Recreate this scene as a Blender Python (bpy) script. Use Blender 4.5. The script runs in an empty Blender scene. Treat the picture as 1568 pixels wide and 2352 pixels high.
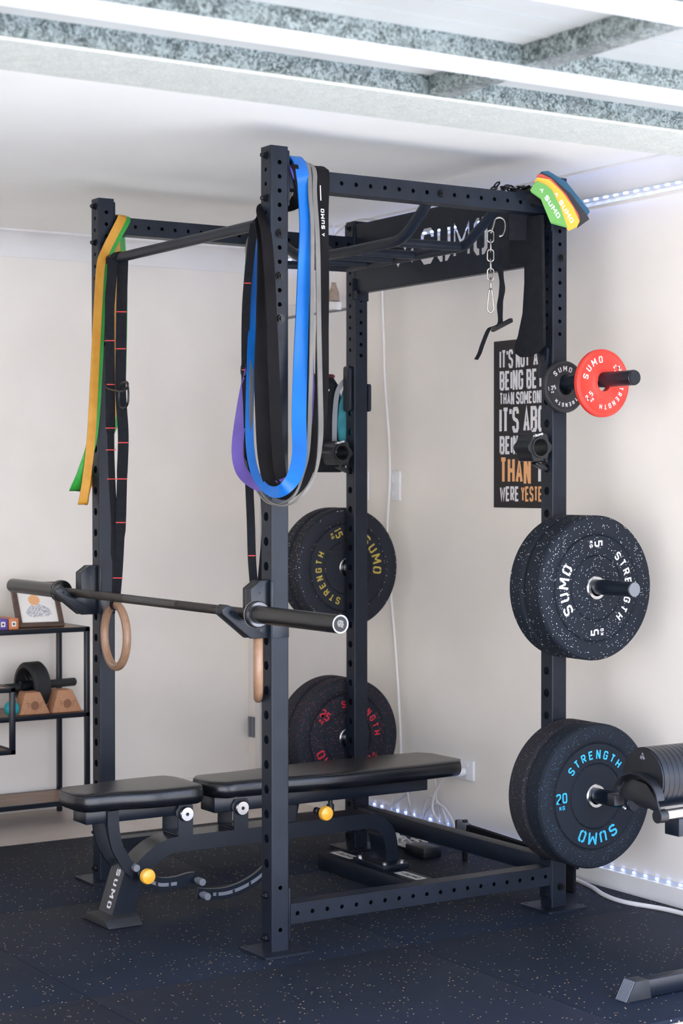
import bpy, bmesh, math, random
from mathutils import Vector, Matrix
random.seed(7)
S = bpy.context.scene
COL = S.collection
V = Vector

# ------------------------------------------------------------------ camera, world, sun, exposure
cam_d = bpy.data.cameras.new('camera')
cam = bpy.data.objects.new('camera', cam_d); COL.objects.link(cam)
YAW, PIT = 1.00182, -0.01517
cam.location = (4.5500, -2.6708, 1.3536)
cam.rotation_euler = (math.pi/2 + PIT, 0.0005, YAW)
cam_d.sensor_fit = 'VERTICAL'; cam_d.sensor_height = 36.0
cam_d.lens = 4227.7/2352*36
cam_d.clip_start = 0.05
cam_d.dof.use_dof = True; cam_d.dof.focus_distance = 5.6; cam_d.dof.aperture_fstop = 5.0
S.camera = cam

world = bpy.data.worlds.new('sky'); S.world = world; world.use_nodes = True
wn = world.node_tree.nodes; wl = world.node_tree.links
bg = wn['Background']
wtc = wn.new('ShaderNodeTexCoord'); wsep = wn.new('ShaderNodeSeparateXYZ'); wr = wn.new('ShaderNodeValToRGB')
wl.new(wtc.outputs['Generated'], wsep.inputs[0]); wl.new(wsep.outputs['Z'], wr.inputs[0]); wl.new(wr.outputs[0], bg.inputs[0])
wr.color_ramp.elements[0].position = 0.0; wr.color_ramp.elements[0].color = (1.0, 0.955, 0.91, 1)
wr.color_ramp.elements[1].position = 0.45; wr.color_ramp.elements[1].color = (0.38, 0.57, 1.0, 1)
bg.inputs[1].default_value = 3.7

sun_d = bpy.data.lights.new('sun', 'SUN'); sun_d.energy = 7.0; sun_d.angle = 0.02; sun_d.color = (1.0, 0.94, 0.85)
sun = bpy.data.objects.new('sun', sun_d); COL.objects.link(sun)
sun.rotation_euler = V((0.80, -0.30, 0.76)).normalized().to_track_quat('Z', 'Y').to_euler()

S.view_settings.view_transform = 'Standard'
S.view_settings.look = 'None'
S.view_settings.gamma = 1.0
S.view_settings.use_curve_mapping = False
S.view_settings.exposure = 0.96

# ------------------------------------------------------------------ materials
def mat(name, col, rough=0.5, metal=0.0, spec=0.5, coat=0.0, emit=None, estr=0.0):
    m = bpy.data.materials.new(name); m.use_nodes = True
    b = m.node_tree.nodes['Principled BSDF']
    b.inputs['Base Color'].default_value = (*col, 1); b.inputs['Roughness'].default_value = rough
    b.inputs['Metallic'].default_value = metal; b.inputs['Specular IOR Level'].default_value = spec
    b.inputs['Coat Weight'].default_value = coat; b.inputs['Coat Roughness'].default_value = 0.15
    if emit: b.inputs['Emission Color'].default_value = (*emit, 1); b.inputs['Emission Strength'].default_value = estr
    return m
def nodes(m): return m.node_tree.nodes, m.node_tree.links, m.node_tree.nodes['Principled BSDF']
def coords(n, l, kind='Object', scale=(1, 1, 1)):
    t = n.new('ShaderNodeTexCoord'); mp = n.new('ShaderNodeMapping'); mp.inputs['Scale'].default_value = scale
    l.new(t.outputs[kind], mp.inputs[0]); return mp.outputs[0]
def mix(n, l, fac, a, b):
    x = n.new('ShaderNodeMix'); x.data_type = 'RGBA'
    for s, v in ((x.inputs['Factor'], fac), (x.inputs['A'], a), (x.inputs['B'], b)):
        if hasattr(v, 'links'): l.new(v, s)
        elif isinstance(v, tuple): s.default_value = (*v, 1)
        else: s.default_value = v
    return x.outputs['Result']
def ramp(n, l, src, p0, p1, c0=(0, 0, 0), c1=(1, 1, 1)):
    r = n.new('ShaderNodeValToRGB'); l.new(src, r.inputs[0])
    r.color_ramp.elements[0].position = p0; r.color_ramp.elements[0].color = (*c0, 1)
    r.color_ramp.elements[1].position = p1; r.color_ramp.elements[1].color = (*c1, 1); return r.outputs[0]
def noise(n, l, vec, scale, detail=3, rough=0.5):
    x = n.new('ShaderNodeTexNoise'); x.inputs['Scale'].default_value = scale; x.inputs['Detail'].default_value = detail
    x.inputs['Roughness'].default_value = rough
    if vec: l.new(vec, x.inputs['Vector'])
    return x.outputs['Fac']
def bump(n, l, b, src, strength, dist=0.002):
    x = n.new('ShaderNodeBump'); x.inputs['Strength'].default_value = strength; x.inputs['Distance'].default_value = dist
    l.new(src, x.inputs['Height']); l.new(x.outputs[0], b.inputs['Normal'])

def noisy(name, c0, c1, scale, rough=0.5, bstr=0.0, bscale=None, metal=0.0, stretch=(1, 1, 1), spec=0.5, p=(0.35, 0.65), coat=0):
    m = mat(name, c0, rough, metal, spec, coat); n, l, b = nodes(m)
    v = coords(n, l, 'Object', stretch); f = noise(n, l, v, scale)
    l.new(ramp(n, l, f, p[0], p[1], c0, c1), b.inputs['Base Color'])
    if bstr: bump(n, l, b, noise(n, l, v, bscale or scale*4), bstr)
    return m

def specks(name, base0, base1, cols, scale, thr, size, rough=0.75, cluster=1.2, bstr=0.15, stretch=(1, 1, 1)):
    """dark crumb rubber with coloured granules"""
    m = mat(name, base0, rough, spec=0.22); n, l, b = nodes(m)
    v = coords(n, l, 'Object', stretch)
    base = ramp(n, l, noise(n, l, v, 2.2, 4), 0.3, 0.7, base0, base1)
    vo = n.new('ShaderNodeTexVoronoi'); vo.inputs['Scale'].default_value = scale; l.new(v, vo.inputs['Vector'])
    # only a share of the cells carries a granule
    sp = n.new('ShaderNodeSeparateColor'); l.new(vo.outputs['Color'], sp.inputs[0])
    cl = noise(n, l, v, cluster, 2)
    th = n.new('ShaderNodeMath'); th.operation = 'MULTIPLY_ADD'; l.new(cl, th.inputs[0]); th.inputs[1].default_value = -0.16; th.inputs[2].default_value = thr + 0.08
    pick = n.new('ShaderNodeMath'); pick.operation = 'GREATER_THAN'; l.new(sp.outputs[0], pick.inputs[0]); l.new(th.outputs[0], pick.inputs[1])
    near = n.new('ShaderNodeMath'); near.operation = 'LESS_THAN'; l.new(vo.outputs['Distance'], near.inputs[0]); near.inputs[1].default_value = size
    fac = n.new('ShaderNodeMath'); fac.operation = 'MULTIPLY'; l.new(pick.outputs[0], fac.inputs[0]); l.new(near.outputs[0], fac.inputs[1])
    cr = n.new('ShaderNodeValToRGB'); l.new(sp.outputs[1], cr.inputs[0]); cr.color_ramp.interpolation = 'CONSTANT'
    cr.color_ramp.elements[0].color = (*cols[0], 1); cr.color_ramp.elements[0].position = 0
    cr.color_ramp.elements[1].color = (*cols[-1], 1); cr.color_ramp.elements[1].position = 1 - 1/len(cols)
    for i, c in enumerate(cols[1:-1]):
        e = cr.color_ramp.elements.new((i+1)/len(cols)); e.color = (*c, 1)
    l.new(mix(n, l, fac.outputs[0], base, cr.outputs[0]), b.inputs['Base Color'])
    bump(n, l, b, noise(n, l, v, 350, 2), bstr, 0.001)
    return m

M = {}
M['wall'] = noisy('wall_paint', (0.83, 0.775, 0.70), (0.87, 0.815, 0.745), 3.0, 0.75, 0.06, 90, spec=0.25)
M['wall2'] = noisy('wall_paint_left', (0.84, 0.79, 0.725), (0.88, 0.835, 0.77), 3.0, 0.75, 0.06, 90, spec=0.25)
M['ceiling'] = noisy('ceiling_paint', (0.90, 0.89, 0.835), (0.925, 0.915, 0.86), 2.5, 0.85, 0.04, 70, spec=0.2)
M['trim'] = noisy('trim_paint', (0.80, 0.78, 0.75), (0.84, 0.82, 0.79), 5, 0.4)
M['door'] = noisy('door_paint', (0.72, 0.69, 0.66), (0.77, 0.74, 0.71), 2, 0.45)
M['powder'] = noisy('black_powder_coat', (0.006, 0.0095, 0.017), (0.009, 0.014, 0.025), 14, 0.40, 0.12, 900, spec=0.30)
M['powder2'] = noisy('black_gloss_powder', (0.004, 0.007, 0.013), (0.006, 0.010, 0.018), 10, 0.30, 0.10, 900, spec=0.42)
M['black'] = noisy('black_plastic', (0.006, 0.007, 0.010), (0.010, 0.012, 0.016), 20, 0.36, 0.1, 500)
M['hole'] = mat('dark_ink', (0.004, 0.004, 0.005), 0.6)
M['bolt'] = mat('black_zinc', (0.03, 0.032, 0.036), 0.28, 0.8)
M['facechrome'] = noisy('satin_collar_face', (0.09, 0.09, 0.10), (0.14, 0.14, 0.15), 30, 0.25, metal=1.0)
M['capchrome'] = noisy('dull_cap_steel', (0.20, 0.20, 0.21), (0.30, 0.30, 0.31), 30, 0.28, metal=1.0)
M['chrome'] = noisy('polished_steel', (0.62, 0.62, 0.63), (0.75, 0.75, 0.76), 30, 0.22, metal=1.0)
M['chain'] = noisy('chain_steel', (0.42, 0.40, 0.37), (0.60, 0.58, 0.54), 60, 0.3, metal=1.0)
M['sleeve'] = noisy('black_oxide_sleeve', (0.006, 0.006, 0.007), (0.012, 0.012, 0.012), 6, 0.30, metal=0.1, stretch=(.3, 6, 6))
M['shaft'] = noisy('black_oxide_shaft', (0.03, 0.026, 0.025), (0.05, 0.042, 0.04), 40, 0.45, 0.3, 1200, metal=0.7)
M['leather'] = noisy('black_vinyl', (0.004, 0.005, 0.007), (0.007, 0.008, 0.011), 8, 0.26, 0.20, 260, spec=0.5)
M['crumb_w'] = specks('crumb_rubber_white', (0.007, 0.010, 0.016), (0.012, 0.016, 0.024), [(.75, .76, .78), (.5, .52, .55), (.85, .85, .82)], 260, 0.93, 0.35, cluster=9)
M['crumb_b'] = specks('crumb_rubber_blue', (0.007, 0.010, 0.016), (0.012, 0.016, 0.024), [(.05, .35, .60), (.25, .42, .55), (.06, .28, .5)], 320, 0.95, 0.28, cluster=9)
M['crumb_r'] = specks('crumb_rubber_red', (0.013, 0.014, 0.02), (0.02, 0.022, 0.03), [(.45, .04, .08), (.30, .16, .2), (.5, .07, .1)], 260, 0.93, 0.34, cluster=9)
M['crumb_y'] = specks('crumb_rubber_yellow', (0.013, 0.014, 0.02), (0.02, 0.022, 0.03), [(.55, .48, .33), (.6, .58, .55), (.4, .28, .14)], 240, 0.92, 0.34, cluster=9)
M['crumb_k'] = specks('crumb_rubber_rose', (0.016, 0.015, 0.02), (0.022, 0.022, 0.027), [(.35, .2, .22), (.3, .28, .3)], 300, 0.93, 0.33, cluster=9)
M['rubber'] = noisy('black_rubber', (0.012, 0.013, 0.016), (0.02, 0.021, 0.024), 14, 0.6, 0.1, 300)
M['mat'] = specks('speckled_rubber_tile', (0.006, 0.0105, 0.021), (0.0095, 0.015, 0.028), [(.66, .38, .13), (.44, .30, .18), (.76, .50, .22), (.55, .48, .40)], 125, 0.92, 0.27, 0.7, 3.0, 0.25, (1, 1, 1))
M['concrete'] = noisy('beige_floor_coating', (0.60, 0.52, 0.455), (0.68, 0.60, 0.53), 3.5, 0.45, 0.05, 60)
M['driveway'] = noisy('pale_driveway_concrete', (0.60, 0.58, 0.55), (0.68, 0.66, 0.63), 5, 0.85, 0.2, 120)
M['wood'] = noisy('shelf_wood', (0.26, 0.155, 0.095), (0.38, 0.24, 0.16), 5, 0.45, 0.05, 40, stretch=(14, 1, 14))
M['dkwood'] = noisy('walnut_frame', (0.065, 0.038, 0.026), (0.10, 0.062, 0.045), 6, 0.45, stretch=(10, 1, 10))
M['paper'] = mat('white_paper', (0.80, 0.77, 0.73), 0.7)
M['white'] = mat('white_plastic', (0.80, 0.80, 0.80), 0.35)
M['cable'] = mat('white_cable', (0.78, 0.75, 0.72), 0.45)
M['cork'] = noisy('cork', (0.42, 0.20, 0.105), (0.52, 0.27, 0.15), 130, 0.8, 0.2, 200)
M['corkdark'] = mat('cork_burn', (0.24, 0.11, 0.06), 0.8)
M['teal'] = noisy('teal_rubber', (0.01, 0.33, 0.38), (0.015, 0.38, 0.43), 20, 0.5)
M['teald'] = noisy('teal_fabric', (0.012, 0.13, 0.17), (0.03, 0.22, 0.26), 12, 0.8, 0.2, 300)
M['orange'] = mat('orange_knob', (0.95, 0.46, 0.045), 0.35, coat=0.3)
M['yellow'] = noisy('amber_latex', (0.52, 0.24, 0.022), (0.60, 0.295, 0.035), 25, 0.5)
M['green'] = noisy('green_latex', (0.02, 0.26, 0.03), (0.03, 0.33, 0.045), 12, 0.45)
M['blue'] = noisy('blue_latex', (0.0, 0.115, 0.45), (0.001, 0.14, 0.52), 7, 0.40)
M['purple'] = noisy('purple_latex', (0.085, 0.05, 0.27), (0.12, 0.075, 0.34), 9, 0.45)
M['gray'] = noisy('grey_latex', (0.13, 0.125, 0.115), (0.17, 0.162, 0.15), 9, 0.5)
M['blacklatex'] = noisy('black_latex', (0.004, 0.004, 0.005), (0.008, 0.007, 0.008), 9, 0.62, spec=0.12)
M['webbing'] = noisy('black_webbing', (0.007, 0.008, 0.011), (0.011, 0.012, 0.016), 60, 0.85, 0.3, 700, spec=0.2)
M['redmark'] = mat('red_stitching', (0.62, 0.05, 0.05), 0.7)
M['print'] = mat('white_print', (0.78, 0.78, 0.80), 0.55)
M['printblue'] = mat('blue_print', (0.02, 0.40, 0.72), 0.55)
M['printyel'] = mat('yellow_print', (0.42, 0.31, 0.05), 0.55)
M['printred'] = mat('red_print', (0.62, 0.015, 0.04), 0.55)
M['sticker'] = mat('silver_sticker', (0.62, 0.60, 0.56), 0.5)
M['red'] = noisy('red_rubber', (0.60, 0.03, 0.018), (0.67, 0.045, 0.028), 12, 0.5)
M['maroon'] = noisy('maroon_piping', (.10, .008, .02), (.14, .012, .03), 12, .6)
M['flaggreen'] = mat('flag_green', (0.14, 0.38, 0.085), 0.55)
M['flagorange'] = mat('flag_amber', (0.95, 0.46, 0.04), 0.55)
M['flagred'] = mat('flag_red', (0.62, 0.09, 0.06), 0.55)
M['flagblue'] = mat('flag_blue', (0.02, 0.10, 0.17), 0.55)
M['flagblack'] = mat('flag_black', (0.03, 0.028, 0.028), 0.6)
M['poster'] = noisy('poster_black', (0.012, 0.009, 0.011), (0.02, 0.016, 0.018), 3, 0.6)
M['led'] = mat('led_chip', (0.9, 0.95, 1), 0.4, emit=(0.28, 0.42, 1.0), estr=16.0)
M['ledtape'] = mat('led_tape', (0.60, 0.66, 0.80), 0.4)
M['brass'] = noisy('aged_socket', (0.30, 0.22, 0.15), (0.42, 0.33, 0.25), 50, 0.55)
M['bookp'] = mat('purple_card', (0.10, 0.06, 0.30), 0.5)
M['booko'] = mat('orange_card', (0.60, 0.20, 0.07), 0.5)
M['greyl'] = mat('grey_plastic', (0.16, 0.17, 0.19), 0.45)

def poster_ink(name, col):
    m = mat(name, col, 0.65); n, l, b = nodes(m)
    v = coords(n, l, 'Object', (1, 1, 1))
    f = ramp(n, l, noise(n, l, v, 190, 3, 0.7), 0.64, 0.69, (0, 0, 0), (1, 1, 1))
    l.new(mix(n, l, f, col, (0.02, 0.016, 0.018)), b.inputs['Base Color']); return m
M['inkw'] = poster_ink('poster_white_ink', (0.82, 0.80, 0.80))
M['inko'] = poster_ink('poster_orange_ink', (0.90, 0.45, 0.19))

def galvanised(name, c0, c1, rough, scale=26):
    m = mat(name, c0, rough, 0.55, 0.5); n, l, b = nodes(m)
    v = coords(n, l, 'Object', (1, 1, 1))
    vo = n.new('ShaderNodeTexVoronoi'); vo.inputs['Scale'].default_value = scale; l.new(v, vo.inputs['Vector']); vo.inputs['Randomness'].default_value = 1
    nz = n.new('ShaderNodeTexNoise'); nz.inputs['Scale'].default_value = scale*0.7; nz.inputs['Detail'].default_value = 4; l.new(v, nz.inputs['Vector'])
    mv = n.new('ShaderNodeMix'); mv.data_type = 'VECTOR'; mv.inputs['Factor'].default_value = 0.10
    l.new(v, mv.inputs[4]); l.new(nz.outputs['Color'], mv.inputs[5]); l.new(mv.outputs[1], vo.inputs['Vector'])
    sp = n.new('ShaderNodeSeparateColor'); l.new(vo.outputs['Color'], sp.inputs[0])
    l.new(ramp(n, l, sp.outputs[0], 0.15, 0.85, c0, c1), b.inputs['Base Color'])
    return m
M['galv'] = galvanised('galvanised_steel', (0.06, 0.075, 0.07), (0.34, 0.385, 0.365), 0.45, 95)
M['galvl'] = galvanised('galvanised_steel_fine_lit', (0.47, 0.49, 0.44), (0.66, 0.68, 0.62), 0.6, 130)  # finer, paler copy for the underside: driveway bounce light put into the colour
M['strip'] = noisy('lit_rail_underside', (0.62, 0.62, 0.62), (0.66, 0.66, 0.66), 3, 0.4)  # rail undersides: their overexposed brightness is put into this pale colour
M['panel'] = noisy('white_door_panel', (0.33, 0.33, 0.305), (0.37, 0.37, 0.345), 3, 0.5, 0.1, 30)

def ring_wood():
    m = mat('laminated_birch', (0.4, 0.25, 0.15), 0.45, coat=0.2); n, l, b = nodes(m)
    v = coords(n, l, 'Object', (1, 1, 1))
    w = n.new('ShaderNodeTexWave'); w.wave_type = 'BANDS'; w.bands_direction = 'Z'; w.inputs['Scale'].default_value = 95
    w.inputs['Distortion'].default_value = 1.5; w.inputs['Detail'].default_value = 2; l.new(v, w.inputs['Vector'])
    g = noise(n, l, v, 40, 3)
    c = ramp(n, l, w.outputs['Fac'], 0.2, 0.8, (0.22, 0.115, 0.06), (0.48, 0.30, 0.19))
    l.new(mix(n, l, ramp(n, l, g, 0.35, 0.7, (0, 0, 0), (0.45, 0.45, 0.45)), c, (0.24, 0.13, 0.08)), b.inputs['Base Color'])
    return m
M['birch'] = ring_wood()

# ------------------------------------------------------------------ mesh helpers
class MB:
    def __init__(s): s.v = []; s.f = []
    def add(s, vs, fs):
        o = len(s.v); s.v += [tuple(p) for p in vs]; s.f += [tuple(i+o for i in f) for f in fs]; return s
    def box(s, x0, x1, y0, y1, z0, z1, bev=0.0, rot=None, org=None):
        bm = bmesh.new(); bmesh.ops.create_cube(bm, size=1)
        for v in bm.verts:
            v.co = V(((x0+x1)/2 + v.co.x*(x1-x0), (y0+y1)/2 + v.co.y*(y1-y0), (z0+z1)/2 + v.co.z*(z1-z0)))
        if bev: bmesh.ops.bevel(bm, geom=list(bm.edges), offset=bev, segments=2, profile=0.5, affect='EDGES')
        if rot is not None:
            c = V(org) if org is not None else V(((x0+x1)/2, (y0+y1)/2, (z0+z1)/2))
            for v in bm.verts: v.co = c + rot @ (v.co - c)
        s.addbm(bm); return s
    def addbm(s, bm):
        bm.verts.index_update()
        s.add([v.co.copy() for v in bm.verts], [[v.index for v in f.verts] for f in bm.faces]); bm.free()
    def cyl(s, p0, p1, r, n=20, r1=None, cap=True, bev=0.0):
        p0 = V(p0); p1 = V(p1); r1 = r if r1 is None else r1
        L = (p1-p0).length
        prof = [(0, r), (L, r1)] if not bev else [(0, r-bev), (bev, r), (L-bev, r1), (L, r1-bev)]
        return s.lathe(prof, p0, (p1-p0).normalized(), n, cap)
    def lathe(s, prof, org, ax, n=32, cap=True, closed=False):
        """prof: (distance along the axis, radius)"""
        org = V(org); ax = V(ax).normalized()
        a = ax.orthogonal().normalized(); b = ax.cross(a)
        vs = []; fs = []; m = len(prof)
        for t, r in prof:
            for i in range(n):
                th = 2*math.pi*i/n; vs.append(org + ax*t + (a*math.cos(th)+b*math.sin(th))*r)
        for j in range(m if closed else m-1):
            k = (j+1) % m
            for i in range(n):
                i2 = (i+1) % n; fs.append((j*n+i, j*n+i2, k*n+i2, k*n+i))
        if cap and not closed:
            fs.append(tuple(reversed(range(n)))); fs.append(tuple(range((m-1)*n, m*n)))
        return s.add(vs, fs)
    def tube(s, pts, r, n=12, closed=False, rz=None):
        pts = [V(p) for p in pts]; N = len(pts); vs = []; fs = []
        up = None
        for i, p in enumerate(pts):
            a = pts[(i-1) % N] if (closed or i > 0) else p; b = pts[(i+1) % N] if (closed or i < N-1) else p
            t = (b-a).normalized()
            if up is None: up = t.orthogonal().normalized()
            up = (up - t*up.dot(t)).normalized(); sd = t.cross(up)
            rr = r[i] if isinstance(r, (list, tuple)) else r
            for k in range(n):
                th = 2*math.pi*k/n; vs.append(p + up*math.cos(th)*rr + sd*math.sin(th)*rr)
        for i in range(N if closed else N-1):
            j = (i+1) % N
            for k in range(n):
                k2 = (k+1) % n; fs.append((i*n+k, i*n+k2, j*n+k2, j*n+k))
        if not closed: fs.append(tuple(reversed(range(n)))); fs.append(tuple(range((N-1)*n, N*n)))
        return s.add(vs, fs)
    def ribbon(s, pts, wd, w, th, closed=False):
        """flat strip: wd = width direction (one vector, or one per point)"""
        pts = [V(p) for p in pts]; N = len(pts); vs = []; fs = []; D0 = DL = None
        for i, p in enumerate(pts):
            a = pts[(i-1) % N] if (closed or i > 0) else p; b = pts[(i+1) % N] if (closed or i < N-1) else p
            t = (b-a).normalized()
            d = V(wd[i]) if isinstance(wd, list) else V(wd)
            ww = w[i] if isinstance(w, list) else w
            d = (d - t*d.dot(t)).normalized()
            if DL is not None and d.dot(DL) < 0: d = -d
            if D0 is None: D0 = d
            DL = d; nn = t.cross(d)
            for sx, sy in ((-1, -1), (1, -1), (1, 1), (-1, 1)): vs.append(p + d*sx*ww/2 + nn*sy*th/2)
        for i in range(N if closed else N-1):
            j = (i+1) % N
            for k in range(4):
                k2 = (k+1) % 4; sh = 2 if (j == 0 and DL.dot(D0) < 0) else 0
                fs.append((i*4+k, i*4+k2, j*4+(k2+sh) % 4, j*4+(k+sh) % 4))
        if not closed: fs.append((3, 2, 1, 0)); fs.append(tuple(range((N-1)*4, N*4)))
        return s.add(vs, fs)
    def prism(s, poly, org, ea, eb, depth, bev=0.0):
        """2D polygon in the plane org + a*ea + b*eb, thickened by depth along ea x eb"""
        org = V(org); ea = V(ea); eb = V(eb); en = ea.cross(eb)
        n = len(poly); ar = sum(poly[i][0]*poly[(i+1) % n][1]-poly[(i+1) % n][0]*poly[i][1] for i in range(n))
        if ar < 0: poly = list(reversed(poly))
        bm = bmesh.new()
        lo = [bm.verts.new(org + ea*a + eb*b) for a, b in poly]; hi = [bm.verts.new(org + ea*a + eb*b + en*depth) for a, b in poly]
        bm.faces.new(list(reversed(lo))); bm.faces.new(hi)
        for i in range(n):
            j = (i+1) % n; bm.faces.new((lo[i], lo[j], hi[j], hi[i]))
        if bev:
            bm.normal_update(); bmesh.ops.bevel(bm, geom=list(bm.edges), offset=bev, segments=2, profile=0.5, affect='EDGES')
        s.addbm(bm); return s

def smooth(pts, k=6, closed=False):
    """Catmull-Rom through the points"""
    P = [V(p) for p in pts]; n = len(P); out = []
    for i in range(n if closed else n-1):
        p0 = P[(i-1) % n] if (closed or i > 0) else P[0]; p1 = P[i]; p2 = P[(i+1) % n]; p3 = P[(i+2) % n] if (closed or i+2 < n) else P[-1]
        for j in range(k):
            t = j/k
            out.append(0.5*((2*p1)+(p2-p0)*t+(2*p0-5*p1+4*p2-p3)*t*t+(3*p1-p0-3*p2+p3)*t**3))
    if not closed: out.append(P[-1])
    return out

def link(o): COL.objects.link(o); return o
def root_of(o):
    while o.parent: o = o.parent
    return o
def obj(name, mb, m, parent=None, kind=None, label=None, sm=35):
    """one mesh object, geometry given in world space; parts are shifted to their thing's origin"""
    me = bpy.data.meshes.new(name); off = V((0, 0, 0))
    if parent: off = root_of(parent).location
    me.from_pydata([tuple(V(v)-off) for v in mb.v], [], mb.f); me.validate()
    bm = bmesh.new(); bm.from_mesh(me); bmesh.ops.recalc_face_normals(bm, faces=list(bm.faces)); bm.to_mesh(me); bm.free()
    if sm:
        me.polygons.foreach_set('use_smooth', [True]*len(me.polygons)); me.set_sharp_from_angle(angle=math.radians(sm))
    me.materials.append(M[m] if isinstance(m, str) else m)
    o = bpy.data.objects.new(name, me); link(o)
    if parent: o.parent = parent
    if kind: o['kind'] = kind
    if label: o['label'] = label
    return o
def tag(o, label, cat, group=None):
    o['label'] = label; o['category'] = cat
    if group: o['group'] = group
    return o
def thing(name, label, cat, loc, group=None):
    o = bpy.data.objects.new(name, None); o.empty_display_size = 0.05; link(o); o.location = loc
    return tag(o, label, cat, group)
def struct(name, mb, m, sm=0): return obj(name, mb, m, None, 'structure', None, sm)

def curve_fill(polys, th):
    """planar region with holes (even-odd), as verts/faces in the XY plane, thickness th centred"""
    cu = bpy.data.curves.new('t', 'CURVE'); cu.dimensions = '2D'; cu.fill_mode = 'BOTH'; cu.extrude = th/2
    for p in polys:
        sp = cu.splines.new('POLY'); sp.points.add(len(p)-1)
        for i, (a, b) in enumerate(p): sp.points[i].co = (a, b, 0, 1)
        sp.use_cyclic_u = True
    o = bpy.data.objects.new('t', cu); COL.objects.link(o)
    dg = bpy.context.evaluated_depsgraph_get(); me = bpy.data.meshes.new_from_object(o.evaluated_get(dg))
    vs = [v.co.copy() for v in me.vertices]; fs = [tuple(p.vertices) for p in me.polygons]
    bpy.data.objects.remove(o); bpy.data.curves.remove(cu); bpy.data.meshes.remove(me)
    return vs, fs
def circle(a, b, r, n=14): return [(a+r*math.cos(2*math.pi*i/n), b+r*math.sin(2*math.pi*i/n)) for i in range(n)]
def rect(a0, a1, b0, b1): return [(a0, b0), (a1, b0), (a1, b1), (a0, b1)]
def rrect(a0, a1, b0, b1, r, k=5):
    out = []
    for cx, cy, s in ((a1-r, b1-r, 0), (a0+r, b1-r, 1), (a0+r, b0+r, 2), (a1-r, b0+r, 3)):
        for i in range(k+1):
            t = math.pi/2*(s+i/k); out.append((cx+r*math.cos(t), cy+r*math.sin(t)))
    return out
_cache = {}
def plate(mb, polys, org, ea, eb, th, key=None):
    if key is None or key not in _cache:
        r = curve_fill(polys, th)
        if key is not None: _cache[key] = r
    else: r = _cache[key]
    org = V(org); ea = V(ea); eb = V(eb); en = ea.cross(eb)
    mb.add([org+ea*v.x+eb*v.y+en*v.z for v in r[0]], r[1])

# ------------------------------------------------------------------ lettering (own stroke letters)
G = {
 'S': [[(1, .78), (1, .88), (.8, 1), (.2, 1), (0, .88), (0, .64), (.2, .54), (.8, .46), (1, .36), (1, .12), (.8, 0), (.2, 0), (0, .12), (0, .22)]],
 'T': [[(0, 1), (1, 1)], [(.5, 1), (.5, 0)]], 'R': [[(0, 0), (0, 1), (.8, 1), (1, .88), (1, .6), (.8, .48), (0, .48)], [(.45, .48), (1, 0)]],
 'E': [[(1, 1), (0, 1), (0, 0), (1, 0)], [(0, .5), (.85, .5)]], 'N': [[(0, 0), (0, 1), (1, 0), (1, 1)]],
 'G': [[(1, .76), (1, .88), (.8, 1), (.2, 1), (0, .88), (0, .12), (.2, 0), (.8, 0), (1, .12), (1, .48), (.55, .48)]],
 'H': [[(0, 0), (0, 1)], [(1, 0), (1, 1)], [(0, .5), (1, .5)]], 'K': [[(0, 0), (0, 1)], [(1, 1), (.1, .45)], [(.35, .6), (1, 0)]],
 'M': [[(0, 0), (0, 1), (.5, .35), (1, 1), (1, 0)]], 'I': [[(.5, 0), (.5, 1)]], 'A': [[(0, 0), (.5, 1), (1, 0)], [(.2, .3), (.8, .3)]],
 'B': [[(0, 0), (0, 1), (.8, 1), (1, .88), (1, .62), (.8, .52), (1, .42), (1, .12), (.8, 0), (0, 0)], [(0, .52), (.8, .52)]],
 'Y': [[(0, 1), (.5, .5), (1, 1)], [(.5, .5), (.5, 0)]], 'W': [[(0, 1), (.22, 0), (.5, .8), (.78, 0), (1, 1)]], 'L': [[(0, 1), (0, 0), (1, 0)]],
 'D': [[(0, 0), (0, 1), (.8, 1), (1, .86), (1, .14), (.8, 0), (0, 0)]], 'V': [[(0, 1), (.5, 0), (1, 1)]],
 'U': [[(0, 1), (0, .12), (.2, 0), (.8, 0), (1, .12), (1, 1)]], 'O': [[(.5, 1), (.2, 1), (0, .88), (0, .12), (.2, 0), (.8, 0), (1, .12), (1, .88), (.8, 1), (.49, 1)]],
 'u': [[(0, 1), (0, .12), (.2, 0), (.42, 0)], [(.58, 0), (.8, 0), (1, .12), (1, 1)]],
 'o': [[(.42, 1), (.2, 1), (0, .88), (0, .12), (.2, 0), (.42, 0)], [(.58, 0), (.8, 0), (1, .12), (1, .88), (.8, 1), (.58, 1)]],
 '0': [[(.5, 1), (.2, 1), (0, .88), (0, .12), (.2, 0), (.8, 0), (1, .12), (1, .88), (.8, 1), (.49, 1)]],
 '1': [[(.1, .8), (.55, 1), (.55, 0)]], '2': [[(0, .8), (0, .88), (.2, 1), (.8, 1), (1, .88), (1, .6), (0, .12), (0, 0), (1, 0)]],
 '3': [[(0, .9), (.2, 1), (.8, 1), (1, .88), (1, .62), (.7, .5), (1, .4), (1, .12), (.8, 0), (.2, 0), (0, .1)]],
 '5': [[(1, 1), (0, 1), (0, .56), (.8, .56), (1, .44), (1, .12), (.8, 0), (0, 0)]], '7': [[(0, 1), (1, 1), (.35, 0)]],
 '9': [[(0, .05), (.8, 0), (1, .12), (1, .88), (.8, 1), (.2, 1), (0, .88), (0, .55), (.2, .45), (1, .45)]],
 '.': [[(.4, 0), (.6, 0)]], "'": [[(.5, 1), (.5, .78)]],
 '^': [[(0, .1), (.28, .55)], [(.36, .72), (.62, .95)], [(.5, .5), (.95, .12)]],
}
NARROW = {'I': .3, "'": .3, '.': .35, '1': .6}
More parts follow.
